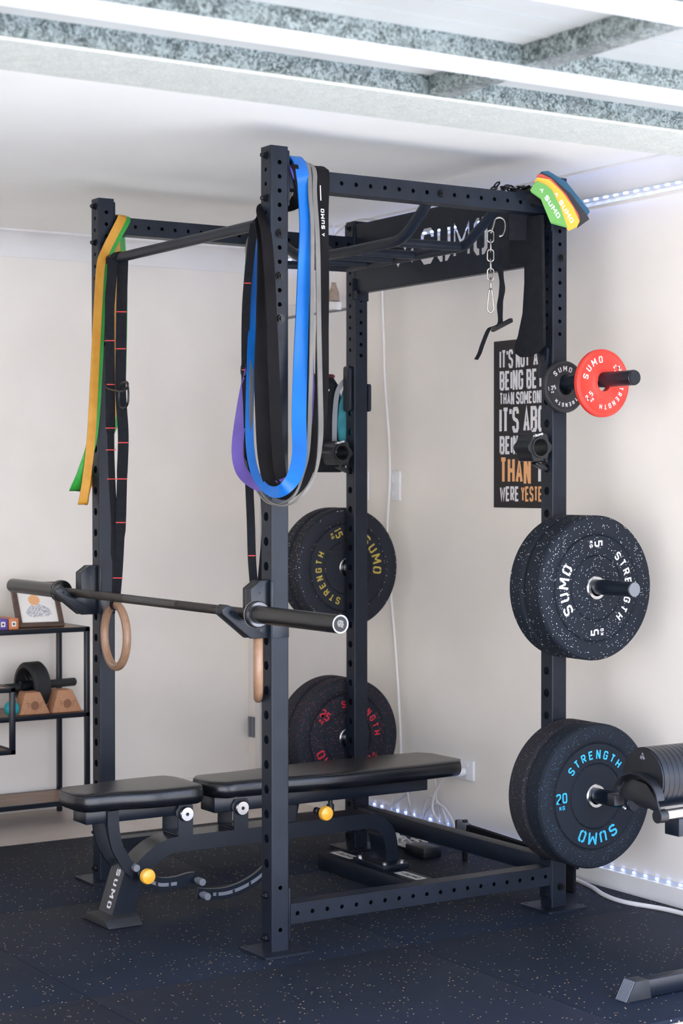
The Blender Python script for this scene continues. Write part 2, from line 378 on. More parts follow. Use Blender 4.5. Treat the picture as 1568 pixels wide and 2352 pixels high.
def stroke_outline(pts, t):
    """outline polygon of a polyline of thickness t with mitred corners"""
    P = [V((a, b)) for a, b in pts]; L = []; R = []
    for i, p in enumerate(P):
        d0 = (p-P[i-1]).normalized() if i > 0 else None; d1 = (P[i+1]-p).normalized() if i < len(P)-1 else None
        if d0 is None: d0 = d1
        if d1 is None: d1 = d0
        n0 = V((-d0.y, d0.x)); n1 = V((-d1.y, d1.x)); m = n0+n1
        if m.length < 1e-4: m = n0.copy()
        m.normalize(); k = min(1/max(m.dot(n0), 0.25), 1.9)
        L.append(p+m*k*t/2); R.append(p-m*k*t/2)
    return [(q.x, q.y) for q in L+R[::-1]]
def glyph(ch, h, w, t):
    ww = w*NARROW.get(ch, 1.25 if ch == 'M' else 1.35 if ch == 'W' else 1)
    if ch in 'NM':                         # upright stems with straight-cut diagonals
        out = [[(0, 0), (t, 0), (t, h), (0, h)], [(ww-t, 0), (ww, 0), (ww, h), (ww-t, h)]]
        if ch == 'N': out.append([(0, h), (t*1.02, h), (ww, 0), (ww-t*1.02, 0)])
        else:
            b = h*.30; q = t*.52
            out += [[(0, h), (t*1.02, h), (ww/2+q, b), (ww/2-q, b)], [(ww-t*1.02, h), (ww, h), (ww/2+q, b), (ww/2-q, b)]]
        return out, ww
    out = []
    for pl in G[ch]: out.append(stroke_outline([(t/2+a*(ww-t), t/2+b*(h-t)) for a, b in pl], t))
    return out, ww
def text_polys(s, h, w, t, gap, align=0.0):
    out = []; x = 0
    for ch in s:
        if ch == ' ': x += w*0.6; continue
        g, ww = glyph(ch, h, w, t)
        out += [[(a+x, b) for a, b in p] for p in g]; x += ww+gap
    x -= gap
    return [[(a-align*x, b) for a, b in p] for p in out], x
def flat(mb, polys, org, ea, eb):
    org = V(org); ea = V(ea); eb = V(eb)
    for i, p in enumerate(polys):
        e = ea.cross(eb)*(0.00004*(i % 5))
        mb.add([org+ea*a+eb*b+e for a, b in p], [tuple(range(len(p)))])
def flat_text(mb, s, org, ea, eb, h, w, t, gap, align=0.5):
    flat(mb, text_polys(s, h, w, t, gap, align)[0], org, ea, eb)
def arc_text(mb, s, c, ea, eb, r, ang, h, w, t, step):
    """letters round a circle, tops outward, reading clockwise, centred on angle ang (degrees)"""
    c = V(c); ea = V(ea); eb = V(eb); n = len(s)
    for i, ch in enumerate(s):
        a = math.radians(ang - (i-(n-1)/2)*step)
        up = ea*math.cos(a)+eb*math.sin(a); rt = ea*math.sin(a)-eb*math.cos(a)
        g, ww = glyph(ch, h, w, t); flat(mb, g, c+up*(r-h/2)-rt*ww/2, rt, up)
X, Y, Z = V((1, 0, 0)), V((0, 1, 0)), V((0, 0, 1))

# ================================================================== THE SETTING
WL, WR, CE = -2.62, 1.42, 2.40
fl = struct('floor', MB().box(WL-.1, 1.6, -4.4, WR+.1, -0.2, -0.012), 'concrete')
struct('wall_left', MB().box(WL-.12, WL, -4.4, WR+.12, -0.1, CE), 'wall2')
struct('wall_right', MB().box(WL, 1.75, WR, WR+.12, -0.1, CE), 'wall')
struct('wall_front', MB().box(WL-.12, 1.75, -4.4, -4.28, -0.1, CE), 'wall')
struct('wall_back', MB().box(1.55, 1.75, -4.4, -3.9, -0.1, CE).box(1.55, 1.75, -3.9, WR, 2.24, CE), 'wall')
struct('ceiling', MB().box(WL-.12, 1.75, -4.4, WR+.12, CE, CE+.15), 'ceiling')
struct('driveway', MB().box(1.6, 14, -9, 9, -0.25, -0.02), 'driveway')

def cove(p0, p1, inward, name):
    """plaster cornice: concave quarter between wall and ceiling"""
    mb = MB(); p0 = V(p0); p1 = V(p1); inward = V(inward)
    prof = [(0, 0), (0, -.105), (.008, -.105)] + [(.008+.075*(1-math.cos(t)), -.098+.09*math.sin(t)) for t in [i*math.pi/16 for i in range(9)]] + [(.09, -.008), (.09, 0)]
    vs = []; n = len(prof)
    for p in (p0, p1): vs += [p+inward*a+Z*b for a, b in prof]
    fs = [(i, (i+1) % n, n+(i+1) % n, n+i) for i in range(n)]+[tuple(range(n)), tuple(range(2*n-1, n-1, -1))]
    mb.add(vs, fs); return struct(name, mb, 'trim', 40)
cove((WL, -4.28, CE), (WL, WR, CE), (1, 0, 0), 'trim_1')
cove((WL, WR, CE), (1.55, WR, CE), (0, -1, 0), 'trim_2')
struct('baseboard_left', MB().box(WL, WL+.014, -4.28, WR, -.012, .062, .003), 'trim')
struct('baseboard_right', MB().box(-1.72, 1.55, WR-.014, WR, -.012, .058, .003), 'trim')
# flush door in the right wall, near the corner
d1 = struct('door_1', MB().box(-2.50, -1.76, WR-.004, WR+.02, .01, 2.065, .002), 'door')
obj('head_shadow_gap', MB().box(-2.53, -1.73, WR-.003, WR+.001, 2.066, 2.074), 'greyl', d1, sm=0)
obj('frame', MB().box(-1.755, -1.715, WR-.012, WR, 0, 2.12, .003).box(-2.545, -2.505, WR-.012, WR, 0, 2.12, .003).box(-2.545, -1.715, WR-.012, WR, 2.076, 2.12, .003), 'door', d1)
for z in (.225, 1.85):
    obj('hinge', MB().cyl((WL+.035, WR-.016, z), (WL+.035, WR-.016, z+.09), .007, 10).box(WL+.02, WL+.07, WR-.014, WR-.006, z, z+.09), 'greyl', d1)

# rubber floor tiles
tiles = [(-1.915, -.8915), (-.8905, .1195), (.1205, 1.095)]
rows = [(-3.695, -2.6735), (-2.6725, -1.6515), (-1.6505, -.6295), (-.6285, .3925), (.3935, 1.392)]
for i, (x0, x1) in enumerate(tiles):
    for j, (y0, y1) in enumerate(rows):
        obj('rubber_tile', MB().box(x0, x1, y0, y1, -.012, 0.0, .0012), 'mat', fl)

# ---- garage door raised overhead
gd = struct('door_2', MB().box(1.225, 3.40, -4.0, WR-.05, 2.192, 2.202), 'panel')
zb, zt = 2.15, 2.192
def rail(x0, x1, um='galvl'):
    mb = MB(); mb.box(x1-.003, x1, -4.0, WR-.05, zb, zt); mb.box(x0, x0+.003, -4.0, WR-.05, zb, zt)
    obj('rail', mb, 'galv', gd, sm=0)
    obj('rail_underside', MB().box(x0, x1+.0015, -4.0, WR-.05, zb-.003, zb).cyl((x1-.001, -4.0, zb-.001), (x1-.001, WR-.05, zb-.001), .0035, 8), um, gd)
rail(1.222, 1.455); rail(1.668, 1.765, 'strip'); rail(2.168, 2.275, 'strip'); rail(2.75, 2.85, 'strip'); rail(3.30, 3.40, 'strip')
for xa, xb in ((1.458, 1.667), (1.768, 2.167), (2.278, 2.749), (2.853, 3.299)):
    for yc in (-.45, -2.2):
        obj('stile', MB().box(xa, xb, yc-.03, yc+.03, zb+.002, zt, .002), 'galv', gd)
    for k in range(int((xb-xa)/.1)):       # pressed ribs of the sheet
        x = xa+.07+k*.1
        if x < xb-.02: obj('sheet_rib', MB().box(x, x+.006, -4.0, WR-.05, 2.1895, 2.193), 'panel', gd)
for y in (-.40, -.37, -.50):
    obj('screw', MB().cyl((1.50, y, zb+.004), (1.50, y, zb-.006), .005, 8), 'galv', gd)

# ================================================================== POWER RACK
D, W, s, H = 1.0901, 1.2089, .0586, 2.323
rack = thing('power_rack', 'black steel power rack with four perforated uprights standing on the rubber floor', 'power rack', (-W/2, D/2, 0))
zs_x = [2.276-.0407*k for k in range(12)]                    # small holes, +-X faces
zs_y = [2.297-.0407*k for k in range(12)]                    # small holes, +-Y faces
big = [1.26+.0715*5-.0715*k for k in range(20)]
def holed_face(zs_small, zs_big, key, low):
    w = s-.008
    P = [rect(-w/2, w/2, 0, H)] + [circle(0, z, .0066) for z in zs_small] + [circle(0, z, .0066, 12) for z in low] + [circle(0, z, .0133, 20) for z in zs_big if z > .22]
    if key not in _cache: _cache[key] = curve_fill(P, .003)
    return key
kx = holed_face(zs_x, [], 'px', [.19, .068]); ky = holed_face(zs_y, big, 'py', [.167, .044])
def hexbolt(mb, p, n, r=.0105, washer=True):
    n = V(n); p = V(p)
    if washer: mb.cyl(p, p+n*.0025, r*1.25, 16)
    mb.cyl(p+n*.0025, p+n*.010, r, 6); mb.cyl(p+n*.010, p+n*.016, r*.55, 10)
posts = {}
for nm, x0, y0 in (('A', -s, 0), ('C', -s, D-s), ('B', -W, 0), ('D', -W, D-s)):
    mb = MB(); cx = x0+s/2; cy = y0+s/2; e = .0015
    plate(mb, None, (x0+s-e, cy, 0), Y, Z, .003, kx); plate(mb, None, (x0+e, cy, 0), -Y, Z, .003, kx)
    plate(mb, None, (cx, y0+e, 0), X, Z, .003, ky); plate(mb, None, (cx, y0+s-e, 0), -X, Z, .003, ky)
    for sx, sy in ((1, 1), (-1, 1), (-1, -1), (1, -1)):
        ox = cx+sx*(s/2-.004); oy = cy+sy*(s/2-.004); vs = []; n = 5
        for z in (0, H):
            for r_ in (.004, .001):
                for i in range(n):
                    t = math.pi/2*i/(n-1); vs.append((ox+sx*r_*math.cos(t), oy+sy*r_*math.sin(t), z))
        fs = []
        for i in range(n-1): fs += [(i, i+1, 2*n+i+1, 2*n+i), (n+i, 3*n+i, 3*n+i+1, n+i+1), (i, n+i, n+i+1, i+1), (2*n+i, 2*n+i+1, 3*n+i+1, 3*n+i)]
        mb.add(vs, fs)
    mb.box(x0+.003, x0+s-.003, y0+.003, y0+s-.003, H-.004, H-.0005)
    p = obj('upright', mb, 'powder', rack, sm=30); posts[nm] = p
    # base plate
    bp = MB().prism(rrect(-.078, .078, -.078, .078, .012), (cx, cy+.0, 0.0005), X, Y, .007)
    b = obj('base_plate', bp, 'powder', rack)
    hb = MB()
    for dx, dy in ((-.062, -.062), (.062, -.062), (-.062, .062), (.062, .062)): hb.cyl((cx+dx, cy+dy, .0070), (cx+dx, cy+dy, .0080), .006, 10)
    obj('fixing_hole', hb, 'hole', b, 'stuff')
    # bolts
    for z in (2.297, 2.174, .167, .044):
        m2 = MB(); hexbolt(m2, (cx, y0, z), (0, -1, 0)); obj('bolt', m2, 'bolt', p)
    if nm in 'AB' :
        for z in (2.071, 1.95, 1.828):
            m2 = MB(); hexbolt(m2, (x0+s, cy, z), X, .0115); obj('bolt', m2, 'bolt', p)
    else:
        for z in (2.071, .071):
            m2 = MB(); hexbolt(m2, (x0+s, cy+.005, z), X); obj('bolt', m2, 'bolt', p)
    # height numbers and hole dividers stamped on the outer face
    tm = MB()
    for k in range(9):
        num = 17-2*k; z = 1.26+.0715*2-.0715*2*k+.028
        if z < .2: break
        flat_text(tm, str(num), (cx+.014, y0-.0004, z), X, Z, .013, .0075, .0022, .002)
        tm.add([(cx-.02, y0-.0003, z+.0), (cx-.008, y0-.0003, z+.0), (cx-.008, y0-.0003, z+.0008), (cx-.02, y0-.0003, z+.0008)], [(0, 1, 2, 3)])
    obj('height_numbers', tm, 'hole', p, 'stuff', sm=0)
# cut emblem on the near post
em = MB(); flat(em, text_polys('^', .036, .034, .011, 0, .5)[0], (.0004, s/2, 1.757), Y, Z); obj('emblem', em, 'hole', posts['A'], sm=0)

# crossmembers with a row of holes and end flanges
hy = [.597-.051*k for k in range(-8, 11)]
def crossmember(x0, z0, z1, bolts=()):
    w = .0586; mb = MB(); h = z1-z0; y0, y1 = s+.005, D-s-.005
    P = [rect(y0, y1, z0, z1)]+[circle(y, (z0+z1)/2, .0066) for y in hy if y0+.012 < y < y1-.012]
    r = curve_fill(P, .003)
    for xx in (x0+w-.0015, x0+.0015): mb.add([V((xx+v.z, v.x, v.y)) for v in r[0]], r[1])
    mb.box(x0+.001, x0+w-.001, y0, y1, z1-.003, z1); mb.box(x0+.001, x0+w-.001, y0, y1, z0, z0+.003)
    o = obj('crossmember', mb, 'powder', rack, sm=30)
    for a in (s, D-s-.005):
        zz = ((2.153, 2.314) if z0 > 1 else (.032, .186))
        obj('end_flange', MB().prism(rrect(x0+.002, x0+w-.002, zz[0], zz[1], .006), (0, a+.005, 0), X, Z, .005), 'powder', o)
    for y in bolts:
        m2 = MB(); hexbolt(m2, (x0+w, y, (z0+z1)/2), X); obj('bolt', m2, 'bolt', o)
    return o
crossmember(-s, 2.2045, 2.263, (.597, .954)); crossmember(-s, .080, .139)
crossmember(-W, 2.2045, 2.263); crossmember(-W, .080, .139)
obj('rear_crossmember', MB().box(-W+s+.006, -s-.006, D-.056, D-.004, .105, .163, .004).box(-W+s, -W+s+.006, D-.058, D, .06, .2).box(-s-.006, -s, D-.058, D, .06, .2), 'powder', rack)

# pull-up bar
pb = obj('pull_up_bar', MB().cyl((-W+s+.006, .03, 2.112), (-s-.006, .03, 2.112), .0165, 24), 'powder', rack)
for x in (-W+s, -s-.006):
    obj('flange', MB().prism(rrect(-.028, .028, -.09, .06, .008), (x, .0293, 2.10), Y, Z, .006), 'powder', pb)
# multi-grip pull-up frame
g = MB()
zg = 2.116
near = [(-s-.002, .6, 2.232), (-.10, .6, 2.195), (-.17, .6, 2.143), (-.215, .6, 2.122), (-.25, .6, zg), (-.5, .6, zg-.002), (-.76, .6, zg), (-.80, .6, zg+.004), (-.85, .6, 2.137), (-.93, .6, 2.178), (-W+s+.002, .6, 2.225)]
far = [(-s-.002, .87, 2.236), (-.12, .87, 2.195), (-.215, .87, 2.140), (-.245, .87, 2.124), (-.28, .87, 2.12), (-.6, .87, 2.12), (-.93, .87, 2.12), (-.965, .87, 2.128), (-1.0, .87, 2.150), (-W+s+.002, .87, 2.236)]
gb = obj('multi_grip_bar', MB().tube(near, .0170, 20), 'powder', rack)
obj('cross_grip', MB().tube(far, .0165, 20), 'powder', gb)
for x in (-.26, -.52, -.65, -.81, -.95):
    obj('grip_rung', MB().cyl((x, .6, zg), (x, .87, 2.12), .0145, 20), 'powder', gb)
obj('brace', MB().cyl((-W+s+.003, .66, 2.21), (-.93, .82, 2.125), .011, 12), 'powder', gb)

# cut-out name plate between the rear posts
np_z0, np_z1 = 2.058, 2.305
P = [rect(-W+s+.004, -s-.004, np_z0, np_z1)]
lz = 2.118; lh = .125
for ch, xa, xb in (('S', -.732, -.650), ('u', -.634, -.552), ('M', -.541, -.440), ('o', -.425, -.343)):
    w = xb-xa; gl = []
    for pl in G[ch]: gl.append(stroke_outline([(xa+.011+a*(w-.022), lz+.011+b*(lh-.022)) for a, b in pl], .022 if ch != 'M' else .019))
    P += gl
def diamond(cx, cz, a, b): return [(cx, cz-b), (cx+a, cz), (cx+a*.2, cz+b), (cx-a, cz+b*.3)]
P += [diamond(-.872, 2.155, .030, .034), diamond(-.785, 2.158, .024, .030), diamond(-.828, 2.205, .026, .028)]
nm_ = MB(); r = curve_fill(P, .004)
nm_.add([V((v.x, D-s+.004+v.z, v.y)) for v in r[0]], r[1])
npo = obj('name_plate', nm_, 'powder', rack, sm=30)
obj('folded_edge', MB().box(-W+s+.004, -s-.004, D-s+.002, D-s+.035, np_z1, np_z1+.004).box(-W+s+.004, -s-.004, D-s+.002, D-s+.030, np_z0-.003, np_z0+.001), 'powder', npo)
obj('side_bracket', MB().box(-W+s, -W+s+.006, D-s-.012, D, 2.03, 2.11).box(-W+s, -W+s+.03, D-s-.010, D-s-.004, 2.035, 2.065, .002), 'powder', npo)

# storage pegs
def peg(x0, x1, z, tag_='storage_peg'):
    ax = 1 if x1 > x0 else -1
    mb = MB().cyl((x0, D-s/2, z), (x1, D-s/2, z), .0235, 28, bev=.002)
    o = obj(tag_, mb, 'powder2', rack)
    obj('mounting_flange', MB().prism(rrect(-.027, .027, -.05, .05, .006), (x0+(0 if ax > 0 else -.006), D-s/2, z), Y, Z, .006), 'powder', o)
    obj('end_cap', MB().cyl((x1, D-s/2, z), (x1+ax*.003, D-s/2, z), .0215, 24), 'greyl' if z == 1.035 else 'powder2', o)
for z in (1.674, 1.035, .388): peg(0, .352, z)
for z in (1.042, .402): peg(-W, -W-.33, z)

# ================================================================== WEIGHT PLATES
def plate_profile(t, R, hub=.0375, g1=.101, g2=.165, rim=.178):
    f = [(0-.004, hub), (-.004, g1-.003), (-.008, g1), (-.004, g1+.003), (-.004, g2-.003), (-.009, g2), (-.004, g2+.004), (0, rim), (0, R-.014), (-.004, R-.005), (-.012, R)]
    b = [(-t+.012, R), (-t+.004, R-.005), (-t, R-.014), (-t, rim), (-t+.004, g2), (-t+.004, hub)]
    return f+b
def bumper(x_face, t, zc, m, ink, phi, weight, name_label, group=None, yc=D-s/2, R=.225, kgside=1, letters=True):
    c = V((x_face, yc, zc)); hole = .0255
    zc2 = zc-.0015; c = V((x_face, yc, zc2))
    r = thing('bumper_plate', name_label, 'weight plate', (x_face-t/2, yc, zc2), group)
    obj('rubber_disc', MB().lathe(plate_profile(t, R), c, X, 96, closed=True), m, r, sm=28)
    obj('hub_ring', MB().lathe([(.0, hole), (.0, .0345), (-.004, .0378), (-t+.004, .0378), (-t, .0345), (-t, hole)], c, X, 48, closed=True), 'chrome', r)
    if letters:
        o = c+X*(-.0034)
        tm = MB(); arc_text(tm, 'STRENGTH', o, Y, Z, .130, phi, .027, .0175, .0048, 13.3); obj('lettering', tm, ink, r, sm=0)
        tm = MB(); arc_text(tm, 'SuMo', o, Y, Z, .131, phi-180, .037, .027, .0068, 18.8); obj('lettering', tm, ink, r, sm=0)
        for sgn in (1, -1):
            a = math.radians(phi+90*sgn); u = V((0, math.cos(a), math.sin(a)))
            up = V((0, math.sin(a), -math.cos(a)))             # clockwise tangent
            rt = up.cross(X)
            q = o+u*.137; tm = MB()
            flat_text(tm, weight, q+up*-.004, rt, up, .032, .019, .0052, .005)
            flat_text(tm, 'KG', q-up*.024, rt, up, .013, .009, .0026, .003)
            obj('weight_figure', tm, ink, r, sm=0)
    return r
bumper(.183, .083, 1.033, 'crumb_w', 'print', 2, '5', 'black bumper plate with white flecks and white lettering, outermost on the middle right peg')
bumper(.096, .074, 1.033, 'crumb_w', 'print', 30, '5', 'black flecked bumper plate pressed between the white-lettered plate and the right rear upright', letters=False)
bumper(.183, .074, .387, 'crumb_b', 'printblue', 93, '20', 'black bumper plate with blue flecks and blue lettering on the lowest right peg')
bumper(.105, .087, .387, 'crumb_k', 'printred', 60, '25', 'thick black rubber plate behind the blue-lettered plate on the lowest right peg', letters=False)
bumper(-1.236, .070, 1.042, 'crumb_y', 'printyel', 203, '15', 'black bumper plate with yellow lettering behind the far rear upright')
bumper(-1.310, .070, 1.042, 'crumb_y', 'printyel', 200, '15', 'rear plate of the pair stored with the yellow-lettered plate', letters=False)
bumper(-1.236, .078, .402, 'crumb_r', 'printred', 52, '25', 'black bumper plate with red lettering low behind the bench backrest')
bumper(-1.319, .078, .402, 'crumb_r', 'printred', 50, '25', 'rear plate of the pair stored with the red-lettered plate', letters=False)

def change_plate(xf, t, R, zc, m, ink, phi, weight, label, name='change_plate'):
    yc = D-s/2; c = V((xf, yc, zc-.0015))
    r = thing(name, label, 'weight plate', (xf-t/2, yc, zc-.0015))
    pr = [(0, .0255), (0, R*.36), (-.002, R*.40), (-.003, R*.44), (-.003, R*.84), (0, R*.90), (-.001, R*.96), (-.005, R), (-t+.005, R), (-t, R*.95), (-t, .0255)]
    obj('rubber_disc', MB().lathe(pr, c, X, 72, closed=True), m, r, sm=28)
    o = c+X*(-.0024)
    tm = MB(); arc_text(tm, 'STRENGTH', o, Y, Z, R*.70, phi, R*.15, R*.095, R*.026, 14.5); obj('lettering', tm, ink, r, sm=0)
    tm = MB(); arc_text(tm, 'SuMo', o, Y, Z, R*.70, phi+180, R*.20, R*.14, R*.036, 22); obj('lettering', tm, ink, r, sm=0)
    for sgn in (1, -1):
        a = math.radians(phi+90*sgn); u = V((0, math.cos(a), math.sin(a))); up = V((0, math.sin(a), -math.cos(a))); rt = up.cross(X); tm = MB()
        flat_text(tm, weight, o+u*R*.66, rt, up, R*.16, R*.10, R*.028, R*.03)
        flat_text(tm, 'KG', o+u*R*.66-up*R*.12, rt, up, R*.075, R*.055, R*.016, R*.02)
        obj('weight_figure', tm, ink, r, sm=0)
    return r
change_plate(.030, .022, .082, 1.662, 'rubber', 'print', -78, '1.25', 'small black change plate against the upright on the top right peg')
change_plate(.213, .022, .1045, 1.665, 'red', 'print', -48, '2.5', 'small red change plate on the top right peg')

# ================================================================== J-CUPS AND BARBELL
def jcup(xr, label):
    """xr: x of the post's +X face"""
    r = thing('j_cup', label, 'bar rest', (xr-.03, -.03, .99), 'bar rests on the front uprights')
    poly = [(-.001, .912), (-.060, .912), (-.152, .985), (-.156, .998), (-.138, 1.012), (-.128, 1.009), (-.100, .984), (-.092, .972), (-.080, .970), (-.066, .974), (-.062, .985), (-.062, 1.055), (-.030, 1.078), (-.001, 1.078)]
    poly = [(-a, b) for a, b in poly]
    body = MB().prism(poly, (xr-.010, 0, 0), -Y, Z, .012, .002).prism(poly, (xr-.052+.006, 0, 0), -Y, Z, .012, .002)
    obj('side_plate', body, 'powder2', r)
    inner = [(a*.985+.0005, (b-1)*.98+1) for a, b in poly]
    obj('plastic_liner', MB().prism(inner, (xr-.022, 0, 0), -Y, Z, .024, .001), 'black', r)
    for y, z in ((-.030, 1.042), (-.030, .935), (-.128, .990)):
        obj('screw', MB().lathe([(0, .0042), (.0015, .0042), (.0015, .0020), (.0005, .0018)], (xr-.0098, y, z), X, 14), 'bolt', r)
    obj('wrap', MB().box(xr+.0005, xr+.0045, .0, s-.002, .912, .988, .001).box(xr-.045, xr+.0045, -.004, -.0005, .912, 1.075, .001).box(xr+.0005, xr+.0035, .0, .008, .985, 1.075, .001), 'powder2', r)
    em = MB(); flat(em, text_polys('^', .018, .017, .005, 0, .5)[0], (xr+.0049, .036, .956), Y, Z); obj('emblem', em, 'hole', r, sm=0)
    return r
jcup(0, 'black J-shaped bar rest on the nearest upright, beside the barbell collar')
jcup(-W+s, 'black J-shaped bar rest on the left upright, under the far end of the barbell')
by, bz = -.0802, .9868
bb = thing('barbell', 'black Olympic barbell lying across the two front bar rests', 'barbell', (-.6, by, bz))
obj('shaft', MB().cyl((-1.28, by, bz), (.05, by, bz), .0140, 24), 'shaft', bb)
for a, b2 in ((-.42, -.78),):
    obj('smooth_centre', MB().cyl((a, by, bz), (b2, by, bz), .0143, 24), 'sleeve', bb)
obj('sleeve', MB().cyl((.06, by, bz), (.493, by, bz), .0250, 36, bev=.001), 'sleeve', bb)
obj('sleeve', MB().cyl((-1.29, by, bz), (-1.712, by, bz), .0250, 36, bev=.001), 'sleeve', bb)
for x, q in ((.040, 1), (-1.270, -1)):
    c = obj('collar', MB().lathe([(0, .016), (0, .030), (.003*q, .0355), (.008*q, .0375), (.012*q, .0375), (.016*q, .0350), (.020*q, .0380), (.026*q, .0380), (.028*q, .036), (.028*q, .0252)], (x, by, bz), X, 48), 'sleeve', bb)
    obj('chrome_face', MB().lathe([(.0281*q, .0345), (.0286*q, .034), (.0286*q, .0262), (.0281*q, .0258)], (x, by, bz), X, 48, closed=True), 'facechrome', c)
    tm = MB()
    for i in range(40):
        a = 2*math.pi*i/40; a2 = a+.09
        tm.add([(x+.0085*q, by+.0379*math.cos(a), bz+.0379*math.sin(a)), (x+.0115*q, by+.0379*math.cos(a), bz+.0379*math.sin(a)), (x+.0115*q, by+.0379*math.cos(a2), bz+.0379*math.sin(a2)), (x+.0085*q, by+.0379*math.cos(a2), bz+.0379*math.sin(a2))], [(0, 1, 2, 3)])
    obj('knurl_marks', tm, 'print', c, sm=0)
ec = obj('end_cap', MB().lathe([(0, .0249), (.0012, .0245), (.0014, .0215), (.0010, .0205), (0, .0203)], (.4931, by, bz), X, 36, cap=False), 'capchrome', bb)
obj('dark_disc', MB().cyl((.4931, by, bz), (.4938, by, bz), .0206, 36), 'hole', ec)
em = MB(); random.seed(3)
blob = [(-.010, -.002), (-.012, .005), (-.008, .011), (-.002, .013), (.004, .011), (.010, .009), (.009, .003), (.012, -.002), (.008, -.006), (.010, -.011), (.003, -.010), (-.001, -.006), (-.006, -.008)]
em.add([(.4943, by+a*.9, bz+b*.9) for a, b in blob], [tuple(range(len(blob)))]); obj('emblem', em, 'gray', ec, sm=0)
em = MB(); 
for (a, b, rr) in ((-.004, .004, .0022), (.003, .003, .0016), (.001, -.003, .0018)): em.add([(.4946, by+a+rr*math.cos(t*.785), bz+b+rr*.6*math.sin(t*.785)) for t in range(8)], [tuple(range(8))])
obj('emblem_detail', em, 'hole', ec, sm=0)

# ================================================================== RESISTANCE BANDS ON THE TOP RAIL
def band(label, pts, w, m, wd=Y, th=.0045):
    """closed loop draped over the rail and round the near upright; pts (x, y, z) going round, wd width direction or one per point"""
    k = 5; P = smooth(pts, k, True)
    if wd == 'turn':                      # strands lie along the rail above, turn to face outward in the bight
        v = V((-.842, .539, 0)); wd = []
        for i in range(len(pts)):
            t = (V(pts[(i+1) % len(pts)])-V(pts[i-1])).normalized(); f = t.cross(v).normalized(); yy = Y if f.y > 0 else -Y
            b = min(1, max(0, (1.80-pts[i][2])/.30)); wd.append(tuple((f*b+yy*(1-b)).normalized()))
        q = []
        for i, d in enumerate(wd):
            d = V(d)
            if q and d.dot(q[-1]) < 0: d = -d
            q.append(d)
        W_ = []
        for i in range(len(q)):
            a_ = q[i]; b_ = q[(i+1) % len(q)]; b_ = -b_ if a_.dot(b_) < 0 else b_
            for j in range(k): W_.append(tuple((a_*(1-j/k)+b_*(j/k)).normalized()))
        wd = W_
    elif isinstance(wd, list): wd = [tuple(q) for q in smooth([V(d).normalized() for d in wd], k, True)]
    if isinstance(w, list): w = [q.x for q in smooth([V((q, 0, 0)) for q in w], k, True)]
    o = obj('resistance_band', MB().ribbon(P, wd, w, th, True), m, sm=40)
    return tag(o, label, 'resistance band', 'long loop bands draped over the top side rail')
def over(y, k, yl=None):
    """from the inner side of the rail up, across and down its outer face"""
    yl = yl or y
    return [(-.115, yl, 2.185), (-.078, yl, 2.243), (-.058, yl, 2.268+k), (-.030, (y+yl)/2, 2.276+k*1.6), (-.006, y, 2.268+k), (.007+k*.2, y, 2.248)]
def twist(n, i0, i1, d0, d1):
    return [d1 if i0 <= i <= i1 else d0 for i in range(n)]
T_ = (0, .85, .55); F_ = (.85, .5, 0)
P_ = over(.072, .0) + [(-0.001, 0.1, 2.185), (-0.026, 0.13, 2.052), (-0.03, 0.15, 1.877), (-0.021, 0.15, 1.686), (0.007, 0.14, 1.52), (0.06, 0.1, 1.456), (0.11, 0.04, 1.393), (0.127, -0.01, 1.362), (0.057, -0.03, 1.344), (-0.017, -0.04, 1.354), (-0.097, -0.04, 1.388), (-0.134, -0.035, 1.445), (-0.148, -0.02, 1.522), (-0.149, 0, 1.624), (-0.145, 0.02, 1.726), (-0.166, 0.05, 1.883), (-0.208, 0.08, 2.069)]; n_ = len(P_)
band('purple loop band, bulging behind the grey bands on the near rail', P_, [.014]*6+[.012]*5+[.020]*2+[.034]*(n_-16)+[.03, .026, .02], 'purple', 'turn')
P_ = over(.098, .016, .085) + [(0.008, 0.105, 2.21), (0.02, 0.105, 2.096), (0.018, 0.1, 1.97), (0.024, 0.09, 1.844), (0.037, 0.075, 1.68), (0.073, 0.049, 1.542), (0.13, 0.016, 1.442), (0.168, -0.02, 1.383), (0.17, -0.05, 1.346), (0.127, -0.06, 1.331), (0.062, -0.06, 1.346), (-0.021, -0.044, 1.394), (-0.087, -0.021, 1.483), (-0.121, 0.0, 1.623), (-0.143, 0.02, 1.816), (-0.167, 0.04, 1.959), (-0.186, 0.06, 2.065)]; n_ = len(P_)
band('bright blue loop band, widest band beside the nearest upright', P_, [.042]*14+[.036, .032]+[.024]*(n_-16), 'blue', 'turn')
P_ = over(.124, .011, .10) + [(0.022, 0.118, 2.184), (0.034, 0.118, 2.095), (0.045, 0.11, 1.869), (0.069, 0.09, 1.617), (0.104, 0.06, 1.455), (0.141, 0.02, 1.38), (0.16, -0.02, 1.322), (0.102, -0.035, 1.297), (0.029, -0.035, 1.306), (-0.05, -0.025, 1.349), (-0.135, -0.01, 1.422), (-0.163, 0, 1.624), (-0.187, 0.02, 1.882), (-0.208, 0.04, 2.013), (-0.222, 0.06, 2.093)]
band('thin grey loop band lying against the blue band', P_, [.012]*11+[.007]*5+[.010]*(len(P_)-16), 'gray')
P_ = over(.142, .006, .12) + [(0.019, 0.135, 2.186), (0.035, 0.135, 2.046), (0.058, 0.125, 1.793), (0.089, 0.11, 1.617), (0.139, 0.08, 1.491), (0.18, 0.04, 1.392), (0.192, 0, 1.338), (0.169, -0.03, 1.302), (0.11, -0.04, 1.295), (0.025, -0.04, 1.325), (-0.066, -0.02, 1.419), (-0.105, -0.005, 1.559), (-0.139, 0.015, 1.751), (-0.174, 0.035, 1.947), (-0.196, 0.06, 2.053)]
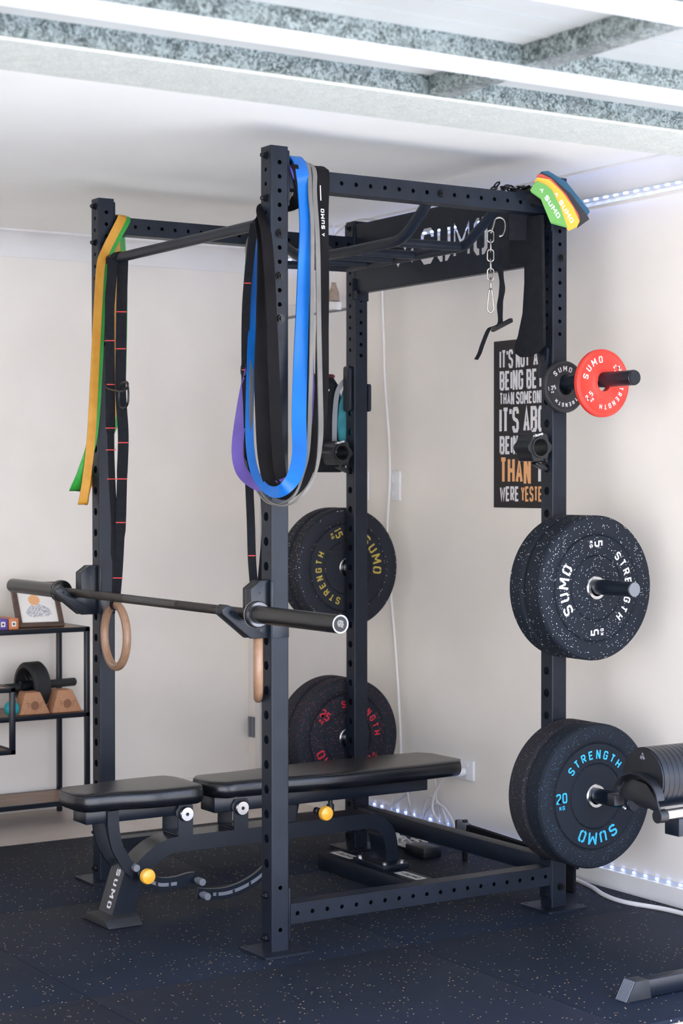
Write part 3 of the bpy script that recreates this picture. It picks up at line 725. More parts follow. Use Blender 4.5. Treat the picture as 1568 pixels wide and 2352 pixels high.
band('grey loop band between the blue band and the black band', P_, [.015]*11+[.008]*5+[.011]*(len(P_)-16), 'gray')
P_ = over(.172, .0025, .15) + [(0.013, 0.165, 2.126), (0.024, 0.16, 1.948), (0.037, 0.15, 1.796), (0.064, 0.13, 1.618), (0.089, 0.1, 1.48), (0.122, 0.05, 1.405), (0.148, 0.0, 1.358), (0.129, -0.03, 1.334), (0.073, -0.035, 1.354), (0.029, -0.032, 1.43), (0.011, -0.03, 1.554), (0.001, -0.028, 1.679), (-0.005, -0.026, 1.803), (-0.008, -0.024, 1.928), (-0.024, -0.016, 2.042), (-0.057, 0.0, 2.122)]; n_ = len(P_)
bk = band('wide black loop band with white print, outermost of the bands on the near rail', P_, [.040]*12+[.050]*(n_-16)+[.040, .034, .028, .026], 'blacklatex', 'turn', .005)
tm = MB()
flat_text(tm, '^ SuMo', (.0225, .167, 2.070), Z, -Y, .012, .011, .0028, .004, 0)
tm.box(.0185, .0195, .1575, .1605, 2.175, 2.245)
tm.v = [(v[0]+(2.12-v[2])*.075+.0, v[1], v[2]) for v in tm.v]
obj('printed_lettering', tm, 'print', bk, sm=0)
P_ = over(.080, .001) + [(-0.005, 0.131, 2.039), (-0.014, 0.131, 1.866), (-0.008, 0.121, 1.679), (0.016, 0.106, 1.541), (0.058, 0.065, 1.442), (0.087, 0.027, 1.386), (0.108, -0.013, 1.358), (0.09, -0.022, 1.381), (0.071, -0.022, 1.479), (0.056, -0.022, 1.615), (0.039, -0.02, 1.801), (0.021, -0.018, 1.963), (-0.005, -0.014, 2.077), (-0.049, 0.0, 2.146)]; n_ = len(P_)
band('heavy black loop band crossing in front of the nearest upright, inside the blue band', P_, [.022]*13+[.034]*(n_-13), 'blacklatex', 'turn', .005)

# bands on the left upright
def loopband(label, P, m, w, wd, grp, th=.004):
    o = obj('resistance_band', MB().ribbon(smooth(P, 6, True), wd, w, th, True), m, sm=40)
    return tag(o, label, 'resistance band', grp)
fw = [(-1.205, .092, 2.268), (-1.165, .088, 2.271), (-1.141, .082, 2.258), (-1.132, .045, 2.196), (-1.128, .012, 2.135), (-1.128, -.003, 2.09), (-1.130, -.012, 1.96), (-1.132, -.024, 1.738), (-1.135, -.036, 1.518), (-1.140, -.052, 1.371), (-1.150, -.060, 1.300), (-1.165, -.056, 1.287), (-1.185, -.040, 1.295),
      (-1.222, -.012, 1.345), (-1.240, .060, 1.50), (-1.243, .100, 1.628), (-1.243, .112, 1.824), (-1.235, .108, 2.065), (-1.222, .098, 2.23)]
loopband('amber loop band hanging over the left upright, in front of the green one', fw, 'yellow', .030, Y, 'loop bands on the left upright')
gw = [(a-.004 if a < -1.18 else a-.0065, b+.012, c+(-.004 if c > 2.2 else 0)) for a, b, c in fw]
gw = [(-1.203, .108, 2.2665), (-1.165, .105, 2.2665), (-1.1445, .096, 2.25), (-1.137, .058, 2.19), (-1.134, .026, 2.13), (-1.134, .012, 2.08), (-1.136, .000, 1.96), (-1.138, -.010, 1.738), (-1.140, -.028, 1.518), (-1.147, -.062, 1.40), (-1.170, -.078, 1.345), (-1.200, -.066, 1.335),
      (-1.232, -.02, 1.385), (-1.250, .070, 1.50), (-1.254, .124, 1.628), (-1.254, .137, 1.824), (-1.246, .136, 2.065), (-1.228, .118, 2.21)]
loopband('green loop band hanging over the left upright, behind the amber one', gw, 'green', .034, Y, 'loop bands on the left upright')

# ================================================================== GYM RINGS AND STRAPS
def gym_ring(c, edir, label):
    """edir: horizontal direction lying in the ring's plane"""
    e = V(edir).normalized(); ax = e.cross(Z).normalized()
    mb = MB(); n = 72; k = 20; vs = []; fs = []
    for i in range(n):
        a = 2*math.pi*i/n
        for j in range(k):
            b = 2*math.pi*j/k; rr = .1035+.0140*math.cos(b); vs.append((rr*math.cos(a), rr*math.sin(a), .0140*math.sin(b)))
    for i in range(n):
        for j in range(k): fs.append((i*k+j, ((i+1) % n)*k+j, ((i+1) % n)*k+(j+1) % k, i*k+(j+1) % k))
    mb.add(vs, fs)
    o = obj('gym_ring', mb, 'birch', sm=60)
    o.matrix_world = Matrix.Translation(c) @ Matrix((e, Z, ax*-1)).transposed().to_4x4() if (e.cross(Z)).dot(ax*-1) > 0 else Matrix.Translation(c) @ Matrix((e, Z, ax)).transposed().to_4x4()
    return tag(o, label, 'gym ring', 'wooden gymnastic rings')
gym_ring((-1.026, 0, .8478), (-1, .08, 0), 'pale wooden gymnastic ring hanging by the left upright')
gym_ring((-.096, .012, .8340), (-.867, .498, 0), 'pale wooden gymnastic ring seen edge-on under the near bar rest')

def strap(label, pts, wds, marks, w=.032):
    r = thing('ring_strap', label, 'strap', pts[0], 'hanging straps of the gym rings')
    return r
R1 = (.60, .80, 0)
CR = (.539, .842, 0)
def ring_strap(label, front, back, xbar, marks_f, marks_b, wd=CR, w=.034, wf=None, wb=None):
    r = thing('ring_strap', label, 'strap', (xbar, .03, 2.12))
    Pf = smooth(front, 6); Pb = smooth(back, 6)
    obj('webbing', MB().ribbon(Pf, wd, wf or w, .0022), 'webbing', r, sm=40)
    obj('webbing', MB().ribbon(Pb, wd, wb or w, .0022), 'webbing', r, sm=40)
    obj('bar_loop', MB().ribbon([(xbar, .03+.0190*math.cos(t), 2.112+.0190*math.sin(t)) for t in [math.pi*i/12 for i in range(-1, 14)]], X, w, .0022), 'webbing', r, sm=40)
    for P, zs in ((Pf, marks_f), (Pb, marks_b)):
        for z in zs:
            q = min(P, key=lambda p: abs(p.z-z)); d = V(wd).normalized(); nrm = V((.842, -.539, 0))
            m2 = MB().box(-1, 1, -1, 1, -1, 1)
            m2.v = [tuple(q+nrm*.0014+d*v[0]*w*.42+nrm*v[1]*.0005+Z*v[2]*.0016) for v in m2.v]
            obj('red_mark', m2, 'redmark', r, sm=0)
    return r
fL = [(-1.066, .012, 2.112), (-1.064, .008, 2.05), (-1.064, .0, 1.954), (-1.064, .0, 1.809), (-1.062, .0, 1.663), (-1.060, .0, 1.517), (-1.050, .0, 1.371), (-1.034, .0, 1.226), (-1.028, -.004, 1.10), (-1.026, -.006, .985)]
fR = [(-1.064, .049, 2.112), (-1.062, .046, 2.05), (-1.056, .040, 1.953), (-1.046, .032, 1.807), (-1.034, .025, 1.662), (-1.005, .02, 1.516), (-1.005, .015, 1.371), (-1.008, .012, 1.226), (-1.016, .008, 1.08), (-1.026, .004, .985)]
s1 = ring_strap('black webbing strap with red marks holding the left ring', fL, fR, -1.062, [1.83, 1.68, 1.55, 1.46, 1.36], [1.93, 1.80, 1.49, 1.36, 1.22, 1.05], w=.040, wf=[.034]*12+[.032]*18+[.022]*18+[.012]*7, wb=[.036]*36+[.034]*8+[.028]*11)
obj('keeper_ring', MB().tube(smooth([(-1.078, -.012, 1.695), (-1.051, -.014, 1.674), (-.98, -.016, 1.663), (-.940, -.014, 1.659), (-.912, -.012, 1.668), (-.908, -.01, 1.683), (-.925, -.008, 1.690)], 5), .0035, 10), 'bolt', s1)
obj('carabiner', MB().tube(smooth([(-.985, .0, 1.680), (-.962, .0, 1.690), (-.935, .0, 1.686), (-.925, .0, 1.660), (-.927, .0, 1.625), (-.945, .0, 1.607), (-.975, .0, 1.607), (-.992, .0, 1.620), (-.996, 0, 1.655)], 5, True), .0035, 10, True), 'bolt', s1)
obj('ring_sling', MB().ribbon([(-1.026, -.02*0+.0155*math.sin(t)*0+(.0160*math.cos(t)), .9513+.0175*math.sin(t)) for t in [2*math.pi*i/20 for i in range(20)]], X, .022, .0022, True), 'webbing', s1, sm=40)
gL = [(-.115, .012, 2.112), (-.125, .008, 2.05), (-.143, .0, 1.878), (-.147, .0, 1.688), (-.136, .0, 1.56), (-.127, .0, 1.369), (-.117, .0, 1.242), (-.110, .0, 1.127), (-.100, .004, 1.03), (-.096, .008, .965)]
gR = [(-.110, .049, 2.112), (-.105, .046, 2.05), (-.100, .042, 1.9), (-.098, .038, 1.7), (-.096, .034, 1.5), (-.088, .03, 1.33), (-.076, .026, 1.22), (-.084, .022, 1.12), (-.094, .018, 1.03), (-.096, .014, .965)]
s2 = ring_strap('black webbing strap holding the edge-on ring, left of the nearest upright', gL, gR, -.112, [1.93, 1.69, 1.14], [1.3], w=.024)
obj('keeper_ring', MB().tube([(-.150+.016*math.cos(t), -.003, 1.688+.020*math.sin(t)) for t in [2*math.pi*i/20 for i in range(20)]], .0035, 8, True), 'bolt', s2)
obj('ring_sling', MB().ribbon([(-.096+.0*t, .012+.0160*math.cos(t), .9375+.0175*math.sin(t)) for t in [2*math.pi*i/20 for i in range(20)]], X, .020, .0022, True), 'webbing', s2, sm=40)

# ================================================================== BENCH
XC = -.635
HB = .047
bn = thing('weight_bench', 'adjustable black weight bench with two padded sections, front foot outside the rack', 'bench', (XC, .35, 0))
def pad(y0, y1, hw, z0, z1, name, rn=.05, dome=0.0):
    """hw(t): half width along the pad, t 0..1"""
    out = []; N = 26
    L = y1-y0
    for i in range(N+1):
        t = i/N; y = y0+L*t; d = min(t, 1-t)*L
        k = 1 if d > rn else math.sqrt(max(0, 1-(1-d/rn)**2))
        out.append((hw(t)-rn*(1-k), y))
    right = [(XC+a, y) for a, y in out]; left = [(XC-a, y) for a, y in reversed(out)]
    ring = right+left; n = len(ring); cx, cy = XC, (y0+y1)/2
    def off(d):
        res = []
        for i in range(n):
            a = V(ring[i-1]); b = V(ring[(i+1) % n]); t = (b-a)
            if t.length < 1e-6: t = V((0, 1))
            t.normalize(); res.append((ring[i][0]-t.y*d*1.0, ring[i][1]+t.x*d))
        return res
    mb = MB(); lev = [(.012, z0), (.002, z0+.006), (-.003, z0+.016), (-.004, (z0+z1)/2), (-.002, z1-.014), (.001, z1-.006), (.005, z1-.002), (.014, z1), (.030, z1+.001)]
    vs = []; fs = []
    for d, z in lev: vs += [(a, b, z) for a, b in off(d)]
    m_ = len(lev)
    for j in range(m_-1):
        for i in range(n):
            i2 = (i+1) % n; fs.append((j*n+i, j*n+i2, (j+1)*n+i2, (j+1)*n+i))
    fs.append(tuple(range(n))); fs.append(tuple(range((m_-1)*n, m_*n)))
    mb.add(vs, fs); p = obj(name, mb, 'leather', bn, sm=50)
    obj('piping', MB().tube([(a, b, z1-.0045) for a, b in off(.0012)], .0016, 6, True), 'black', p)
    return p
def hw_seat(t): return .098+.036*(1/(1+math.exp(-(t-.42)*14)))
def hw_back(t): return .100+.040*(1/(1+math.exp(-(t-.30)*16)))-.012*max(0, t-.8)/.2
pad(-.352, .068, hw_seat, .358, .414, 'seat_pad')
pad(.110, 1.080, hw_back, .358, .410, 'back_pad')
# seat tube, back tube
obj('seat_frame', MB().box(XC-HB, XC+HB, -.311, .035, .313, .356, .003), 'powder2', bn)
obj('back_frame', MB().box(XC-HB, XC+HB, .135, .965, .306, .358, .003), 'powder2', bn)
# main beam: straight, arched down to the front leg and the rear foot
def sweep_rect(path, x0, x1, h):
    """rectangular tube following a (y,z) centreline"""
    P = [V((0, a, b)) for a, b in path]; vs = []; fs = []; N = len(P)
    for i, p in enumerate(P):
        a = P[max(i-1, 0)]; b = P[min(i+1, N-1)]; t = (b-a).normalized(); nn = V((0, -t.z, t.y))
        hh = h[i] if isinstance(h, list) else h
        for x, sg in ((x0, -1), (x1, -1), (x1, 1), (x0, 1)): vs.append(V((x, p.y, p.z))+nn*sg*hh/2)
    for i in range(N-1):
        for k in range(4): fs.append((i*4+k, i*4+(k+1) % 4, (i+1)*4+(k+1) % 4, (i+1)*4+k))
    fs += [(3, 2, 1, 0), tuple(range((N-1)*4, N*4))]
    return MB().add(vs, fs)
def sm2(p, k=5): return [(q.x, q.y) for q in smooth([V((a, b, 0)) for a, b in p], k)]
beam = sm2([(-.140, .125), (-.118, .160), (-.080, .192), (-.035, .214), (.02, .2215), (.2, .2215), (.5, .2225), (.70, .2235), (.755, .216), (.795, .188), (.812, .150), (.818, .10), (.818, .078)], 5)
obj('main_beam', sweep_rect(beam, XC-HB, XC+HB, .050), 'powder2', bn, sm=40)
leg = sweep_rect([(-.192, .012), (-.140, .170)], XC-HB-.001, XC+HB+.001, .070)
lg = obj('front_leg', leg, 'powder2', bn, sm=40)
# lettering down the leg's outer face
tdir = (V((0, -.140, .170))-V((0, -.192, .012))).normalized(); nrm = V((0, -tdir.z, tdir.y))
fc = V((XC, -.1655, .0925))+nrm*.0354
tm = MB(); flat_text(tm, 'SuMo', fc-X*.002-tdir*.004, -tdir, X, .026, .022, .0062, .010, .5)
obj('leg_lettering', tm, 'print', lg, sm=0)
obj('front_foot', MB().prism([(-.095, 0.001), (.095, 0.001), (.066, .026), (-.066, .026)], (XC+.02, -.150, 0), X, Z, .118, .004), 'rubber', bn)
# seat support: curved flat bar
sb = sm2([(-.224, .350), (-.222, .293), (-.211, .240), (-.188, .197), (-.168, .168), (-.150, .150)], 5)
for xa in (XC+HB+.0015, XC-HB-.0115): obj('seat_support', sweep_rect(sb, xa, xa+.010, .038), 'powder2', bn, sm=40)
# pivot brackets with bright caps
for yb in (.028, .228):
    for xs in (XC-HB-.008, XC+HB+.002):
        obj('pivot_bracket', MB().prism(rrect(yb-.026, yb+.026, .246, .345, .006), (xs, 0, 0), Y, Z, .006, .0), 'powder2', bn)
    obj('bracket_floor', MB().box(XC-HB, XC+HB, yb-.026, yb+.026, .2465, .251, .001), 'powder2', bn)
    c = obj('pivot_cap', MB().lathe([(0, .017), (.004, .0235), (.009, .0235), (.012, .021)], (XC+HB+.0085, yb, .317), X, 32), 'chrome', bn)
    obj('cap_screw', MB().cyl((XC+HB+.0205, yb, .317), (XC+HB+.0215, yb, .317), .006, 6), 'bolt', c)
    obj('pivot_washer', MB().cyl((XC+HB-.002, yb-.014, .322), (XC+HB+.007, yb-.014, .322), .020, 20), 'black', c)
# pull pins
def pin(y, z, x0=XC+HB-.008):
    k = obj('pull_pin', MB().lathe([(0, .012), (.018, .012), (.02, .009), (.05, .009)], (x0, y, z), X, 16), 'black', bn)
    obj('knob', MB().lathe([(.050, .006), (.050, .018), (.053, .0235), (.064, .0245), (.071, .0215), (.075, .013), (.0765, .0005)], (x0, y, z), X, 32), 'orange', k)
pin(-.128, .145); pin(.520, .277)
# slotted adjustment arcs
a1 = sm2([(-.13, .150), (-.09, .118), (-.045, .100), (.01, .098), (.05, .104), (.075, .104)], 6)
ar = obj('adjustment_arc', sweep_rect(a1, XC+.014, XC+.028, .036), 'powder2', bn, sm=40)
obj('slot_strip', sweep_rect(sm2([(-.085, .112), (-.045, .096), (.01, .094)], 5), XC+.0282, XC+.0286, .011), 'greyl', ar)
a2 = sm2([(.085, .052), (.13, .044), (.19, .042), (.25, .054), (.31, .080), (.36, .120), (.40, .170), (.425, .215), (.435, .30)], 5)
a2o = obj('adjustment_arc', sweep_rect(a2, XC+.014, XC+.028, .036), 'powder2', bn, sm=40)
obj('slot_strip', sweep_rect(sm2([(.14, .044), (.19, .042), (.25, .054), (.31, .080), (.36, .120), (.40, .170)], 5), XC+.0282, XC+.0286, .011), 'greyl', a2o)
for y, z in ((.155, .038), (.215, .040), (.275, .059), (.325, .085), (-.06, .098), (-.015, .090)):
    obj('slot', MB().box(XC+.0285, XC+.0295, y-.004, y+.004, z-.004, z+.010), 'hole', a2o if y > .1 else ar, sm=0)
for y, z in ((.078, .098), (.096, .050), (-.152, .168)):
    obj('stop_peg', MB().cyl((XC+.028, y, z), (XC+.042, y, z), .007, 12).cyl((XC+.042, y, z), (XC+.075, y, z), .0115, 16, bev=.001), 'greyl', bn)
obj('back_support', MB().prism([(.400, .246), (.455, .246), (.470, .312), (.425, .312)], (XC-.02, 0, 0), Y, Z, .04, .002), 'powder2', bn)
obj('rest_post', MB().cyl((XC, .600, .246), (XC, .600, .285), .013, 16).cyl((XC, .6, .285), (XC, .6, .306), .008, 12), 'black', bn)
# rear foot
rf = obj('rear_foot', MB().box(XC-.300, XC+.300, .735, .830, .001, .060, .003), 'powder2', bn)
obj('mounting_plate', MB().box(XC-.085, XC+.100, .745, .850, .0602, .078, .002), 'powder2', rf)
for dx, dy in ((-.068, .765), (.082, .835), (-.068, .835), (.082, .765)):
    obj('bolt', MB().cyl((XC+dx, dy, .078), (XC+dx, dy, .086), .009, 6), 'chrome', rf)
for xa, al in ((XC-.265, 0), (XC+.135, 0)):
    st = obj('sticker', MB().box(xa, xa+.130, .765, .808, .0601, .0606), 'sticker', rf, sm=0)
    tm = MB(); flat_text(tm, '^SUMO', (xa+.065, .776, .0609), X, Y, .020, .017, .0045, .004)
    obj('sticker_lettering', tm, 'hole', st, sm=0)

# ================================================================== THINGS HUNG ON THE REAR UPRIGHTS
def lock_collar(c, label):
    c = V(c); r = thing('lock_collar', label, 'barbell clamp', c, 'barbell clamps on the rear uprights')
    prof = []
    for i in range(36):
        a = 2*math.pi*i/36; rr = .0445+.0045*math.cos(6*a); prof.append((rr*math.cos(a), rr*math.sin(a)))
    vs, fs = curve_fill([prof, circle(0, 0, .0262, 28)], .074)
    mb = MB(); mb.add([c+Y*v.x+Z*v.y+X*(v.z-.012) for v in vs], fs); obj('clamp_body', mb, 'black', r, sm=25)
    obj('jaw_ridge', MB().lathe([(.025, .034), (.029, .033), (.029, .028), (.025, .0268)], c, X, 28, closed=True), 'black', r)
    obj('lever', MB().prism([(.0, -.046), (.020, -.050), (.046, -.064), (.040, -.074), (.010, -.062), (-.010, -.052)], c-X*.012, Y, Z, .024, .002), 'black', r)
    obj('hinge_pin', MB().cyl(c+V((-.027, .022, -.041)), c+V((.030, .022, -.041)), .006, 12), 'bolt', r)
    tm = MB(); a = math.radians(100); up = V((0, math.cos(a), math.sin(a)))
    flat_text(tm, '^SUMO', c+V((0.0262, -.008, .0355)), Y*math.cos(.2)+Z*math.sin(.2), Z*math.cos(.2)-Y*math.sin(.2), .0070, .0065, .0018, .0014)
    obj('clamp_lettering', tm, 'print', r, sm=0); return r
lock_collar((-.026, .9820, 1.469), 'black barbell clamp fixed to the right rear upright in front of the poster')
lock_collar((-1.185, .9820, 1.468), 'black barbell clamp fixed to the far rear upright below the teal glove')

def safety_bracket(xr, label, z0, z1):
    r = thing('spotter_bracket', label, 'bracket', (xr-.03, D-s-.01, (z0+z1)/2), 'plastic-lined brackets on the rear uprights')
    obj('front_plate', MB().prism(rrect(xr-s+.000, xr-.012, z0, z1, .012), (0, D-s-.0005, 0), X, Z, .012, .002), 'powder', r)
    obj('boss', MB().lathe([(0, .011), (.002, .011), (.002, .008), (.001, .0075)], (xr-.032, D-s-.0126, z1-.035), -Y, 20), 'black', r)
    em = MB(); flat(em, text_polys('^', .026, .024, .007, 0, .5)[0], (xr-.034, D-s-.0130, z0+.045), X, Z); obj('emblem', em, 'hole', r, sm=0)
    obj('rear_plate', MB().prism(rrect(xr-s+.004, xr+.006, z0+.0, z1-.065, .010), (0, D+.0125, 0), X, Z, .012, .002), 'powder', r)
    return r
safety_bracket(-W+s, 'black bracket strapped round the far rear upright above the clamp', 1.622, 1.790)
safety_bracket(0, 'black bracket on the right rear upright above the small plates', 1.690, 1.790)

# black padded bag with a teal lining hanging behind the far upright
bg_ = thing('padded_glove', 'black padded training glove with teal lining hanging behind the far rear upright', 'glove', (-1.30, 1.0, 1.58))
def blob(ring_list, n=20):
    """closed body from elliptical sections (centre, a-vector, b-vector)"""
    mb = MB(); vs = []; fs = []
    for c, a, b in ring_list:
        c = V(c); a = V(a); b = V(b)
        for i in range(n):
            t = 2*math.pi*i/n; cc = math.copysign(abs(math.cos(t))**.7, math.cos(t)); ss = math.copysign(abs(math.sin(t))**.7, math.sin(t)); vs.append(c+a*cc+b*ss)
    m_ = len(ring_list)
    for j in range(m_-1):
        for i in range(n): fs.append((j*n+i, j*n+(i+1) % n, (j+1)*n+(i+1) % n, (j+1)*n+i))
    fs += [tuple(range(n)), tuple(range((m_-1)*n, m_*n))]
    return mb.add(vs, fs)
cr = V((.539, .842, 0)); cn = V((.842, -.539, 0))
secs = [(1.768, .018, .012), (1.755, .050, .030), (1.72, .072, .040), (1.66, .082, .046), (1.58, .086, .048), (1.50, .088, .048), (1.43, .090, .046), (1.405, .088, .040), (1.398, .070, .030)]
cgl = V((-1.305, 1.000, 0))
obj('shell', blob([(cgl+V((0, 0, z))+cr*(-.02+.02*(1.77-z)), cr*a, cn*b) for z, a, b in secs]), 'webbing', bg_, sm=60)
obj('red_cuff', MB().tube([cgl+V((0, 0, 1.757))+cr*(-.015+.045*math.cos(t))+cn*(.026*math.sin(t)) for t in [2*math.pi*i/20 for i in range(20)]], .008, 8, True), 'maroon', bg_)
obj('teal_lining', blob([(cgl+V((0, 0, z))+cr*(.078+o)+cn*.045, cr*a, cn*.012) for z, a, o in ((1.735, .010, .02), (1.70, .024, .012), (1.65, .030, .004), (1.58, .034, 0), (1.52, .030, .002), (1.47, .012, .01))], 16), 'teald', bg_, sm=60)
obj('grey_strap', MB().ribbon(smooth([cgl+V((0, 0, z))+cr*o+cn*.052 for z, o in ((1.745, .085), (1.725, .062), (1.69, .046), (1.62, .038), (1.54, .036), (1.47, .036))], 5), cr, .018, .004), 'greyl', bg_)
tm = MB(); flat_text(tm, 'T U', cgl+V((0, 0, 1.700))+cr*.005+cn*.049, cr, Z, .009, .008, .002, .003); obj('white_letters', tm, 'print', bg_, sm=0)

# dip belt, hook, chain, strap near the right rear upright
db = thing('dip_belt', 'wide black dipping belt draped over the rail beside the right rear upright', 'belt', (-.08, .97, 2.2))
Pb_ = smooth([(.006, .93, 2.235), (-.01, .945, 2.269), (-.045, .955, 2.275), (-.068, .965, 2.25), (-.072, .97, 2.15), (-.070, .975, 2.0), (-.075, .98, 1.90), (-.092, .98, 1.83), (-.075, .99, 1.79)], 6)
obj('belt_body', MB().prism([(-.155, 2.20), (-.155, 2.06), (-.079, 2.055), (-.079, 1.993), (-.088, 1.897), (-.112, 1.826), (-.130, 1.795), (-.126, 1.772), (-.100, 1.758), (-.060, 1.757), (-.010, 1.770), (.020, 1.79), (.010, 2.20)], (0, .990, 0), X, Z, .012, .003), 'webbing', db)
obj('belt_fold', MB().ribbon(Pb_[:26], X*.3+Y, .10, .008), 'webbing', db, sm=40)
ck = thing('carabiner_chain', 'bright steel chain with snap hook hanging in front of the name plate', 'chain', (-.19, .93, 2.18))
def chain_link(mb, c, ax_long, ax_wide, L=.016, Wd=.0085, r=.0026):
    c = V(c); a = V(ax_long).normalized(); b = V(ax_wide).normalized(); P = []
    for i in range(20):
        t = 2*math.pi*(i+.5)/20; P.append(c+a*(math.sin(t)*Wd+(L-Wd)*(1 if math.sin(t) > 0 else -1))+b*math.cos(t)*Wd)
    mb.tube(P, r, 8, True)
z = 2.150
for i in range(6):
    m2 = MB(); wdir = cr if i % 2 == 0 else cn
    chain_link(m2, (-.190, .93, z), Z, wdir, .0195, .0105); obj('chain_link', m2, 'chain', ck, sm=60); z -= .0305
obj('snap_hook', MB().tube(smooth([V((-.190, .93, z-.020))+cr*a+Z*b for a, b in ((-.004, .030), (.004, .030), (.008, .0), (.010, -.028), (.004, -.040), (-.004, -.040), (-.010, -.028), (-.008, .0))], 5, True), .0030, 8, True), 'chain', ck, sm=60)
obj('s_hook', MB().tube(smooth([V((-.190, .93, 2.16))+cr*a+Z*b for a, b in ((.0, .0), (.006, .012), (.012, .030), (.016, .045), (.030, .050), (.045, .040), (.048, .015), (.040, -.005), (.028, -.010))], 5), .0035, 8), 'chain', ck, sm=60)
tc = thing('top_chain', 'dark chain heaped on the top rail left of the coloured mini bands', 'chain', (-.05, .88, 2.27))
random.seed(5)
for i in range(11):
    m2 = MB(); a = random.uniform(0, 3.14); d = V((math.cos(a), math.sin(a), random.uniform(-.3, .5))).normalized()
    chain_link(m2, (-.045+random.uniform(-.02, .02), .835+.013*i, 2.273+random.uniform(.002, .014)), d, d.cross(Z) if i % 2 else d.orthogonal(), .014, .009, .0028)
    obj('chain_link', m2, 'bolt', tc, sm=60)
bs = thing('buckle_strap', 'thin black webbing strap with a side-release buckle hanging below the name plate', 'strap', (-.21, .985, 2.06))
obj('webbing', MB().ribbon(smooth([(-.205, .985, 2.12), (-.21, .985, 2.054), (-.200, .985, 1.99), (-.212, .985, 1.935), (-.21, .985, 1.875), (-.225, .985, 1.868)], 6), [cr*1.0+cn*(.8*math.sin(i*.5)) for i in range(31)], .020, .0018), 'webbing', bs, sm=50)
obj('buckle', MB().box(-.255, -.150, .978, .992, 1.862, 1.876, .003, Matrix.Rotation(math.radians(-14), 3, 'Y'), (-.2, .985, 1.869)), 'black', bs)
obj('tail', MB().ribbon(smooth([(-.235, .985, 1.868), (-.27, .985, 1.861), (-.305, .985, 1.814), (-.322, .985, 1.785), (-.341, .985, 1.765)], 6), cr*.6+Z*.2, .014, .0018), 'webbing', bs, sm=50)

# fan of mini loop bands over the right rear upright
def mini(label, x, pts, m, text=None):
    r = thing('mini_band', label, 'mini band', (x, pts[0][0], pts[0][1]), 'short coloured loop bands on the right rear upright')
    obj('front_layer', MB().prism(pts, (x, 0, 0), Y, Z, .0012), m, r, sm=0)
    obj('back_layer', MB().prism([(a+.006, b-.004) for a, b in pts], (x-.0034, 0, 0), Y, Z, .0012), m, r, sm=0)
    if text:
        tm = MB(); p, d = text; d = V((0, d[0], d[1])).normalized(); up = X.cross(d)
        if up.z < 0: up = -up
        up = V((0, -d.z, d.y)); flat_text(tm, '^ SuMo', V((x+.0016, p[0], p[1])), d, up, .017, .0165, .0042, .004, 0)
        obj('printed_lettering', tm, 'print', r, sm=0)
    return r
mini('green mini loop band, frontmost of the fan on the right rear upright', .046, [(.903, 2.263), (.918, 2.285), (.932, 2.295), (.965, 2.286), (.989, 2.273), (1.019, 2.229), (1.049, 2.163), (.983, 2.172), (.944, 2.243)], 'flaggreen', ((.938, 2.268), (.66, -.75)))
mini('amber mini loop band behind the green one on the right rear upright', .038, [(.925, 2.292), (.938, 2.308), (.985, 2.306), (1.037, 2.272), (1.081, 2.228), (1.105, 2.189), (1.094, 2.17), (1.06, 2.155), (1.040, 2.18), (.988, 2.262), (.95, 2.28)], 'flagorange', ((1.003, 2.262), (.62, -.78)))
mini('red mini loop band, a thin edge behind the amber one', .030, [(.938, 2.300), (.945, 2.318), (.961, 2.322), (1.0, 2.311), (1.061, 2.266), (1.108, 2.211), (1.113, 2.193), (1.08, 2.167), (1.0, 2.25)], 'flagred')
mini('black mini loop band behind the red one', .020, [(.960, 2.322), (.969, 2.329), (1.003, 2.32), (1.087, 2.272), (1.155, 2.209), (1.161, 2.202), (1.112, 2.171), (1.0, 2.24)], 'flagblack')
mini('dark blue mini loop band, rearmost of the fan', .010, [(.965, 2.322), (.978, 2.334), (1.004, 2.338), (1.078, 2.310), (1.131, 2.263), (1.171, 2.229), (1.157, 2.210), (1.06, 2.26)], 'flagblue')

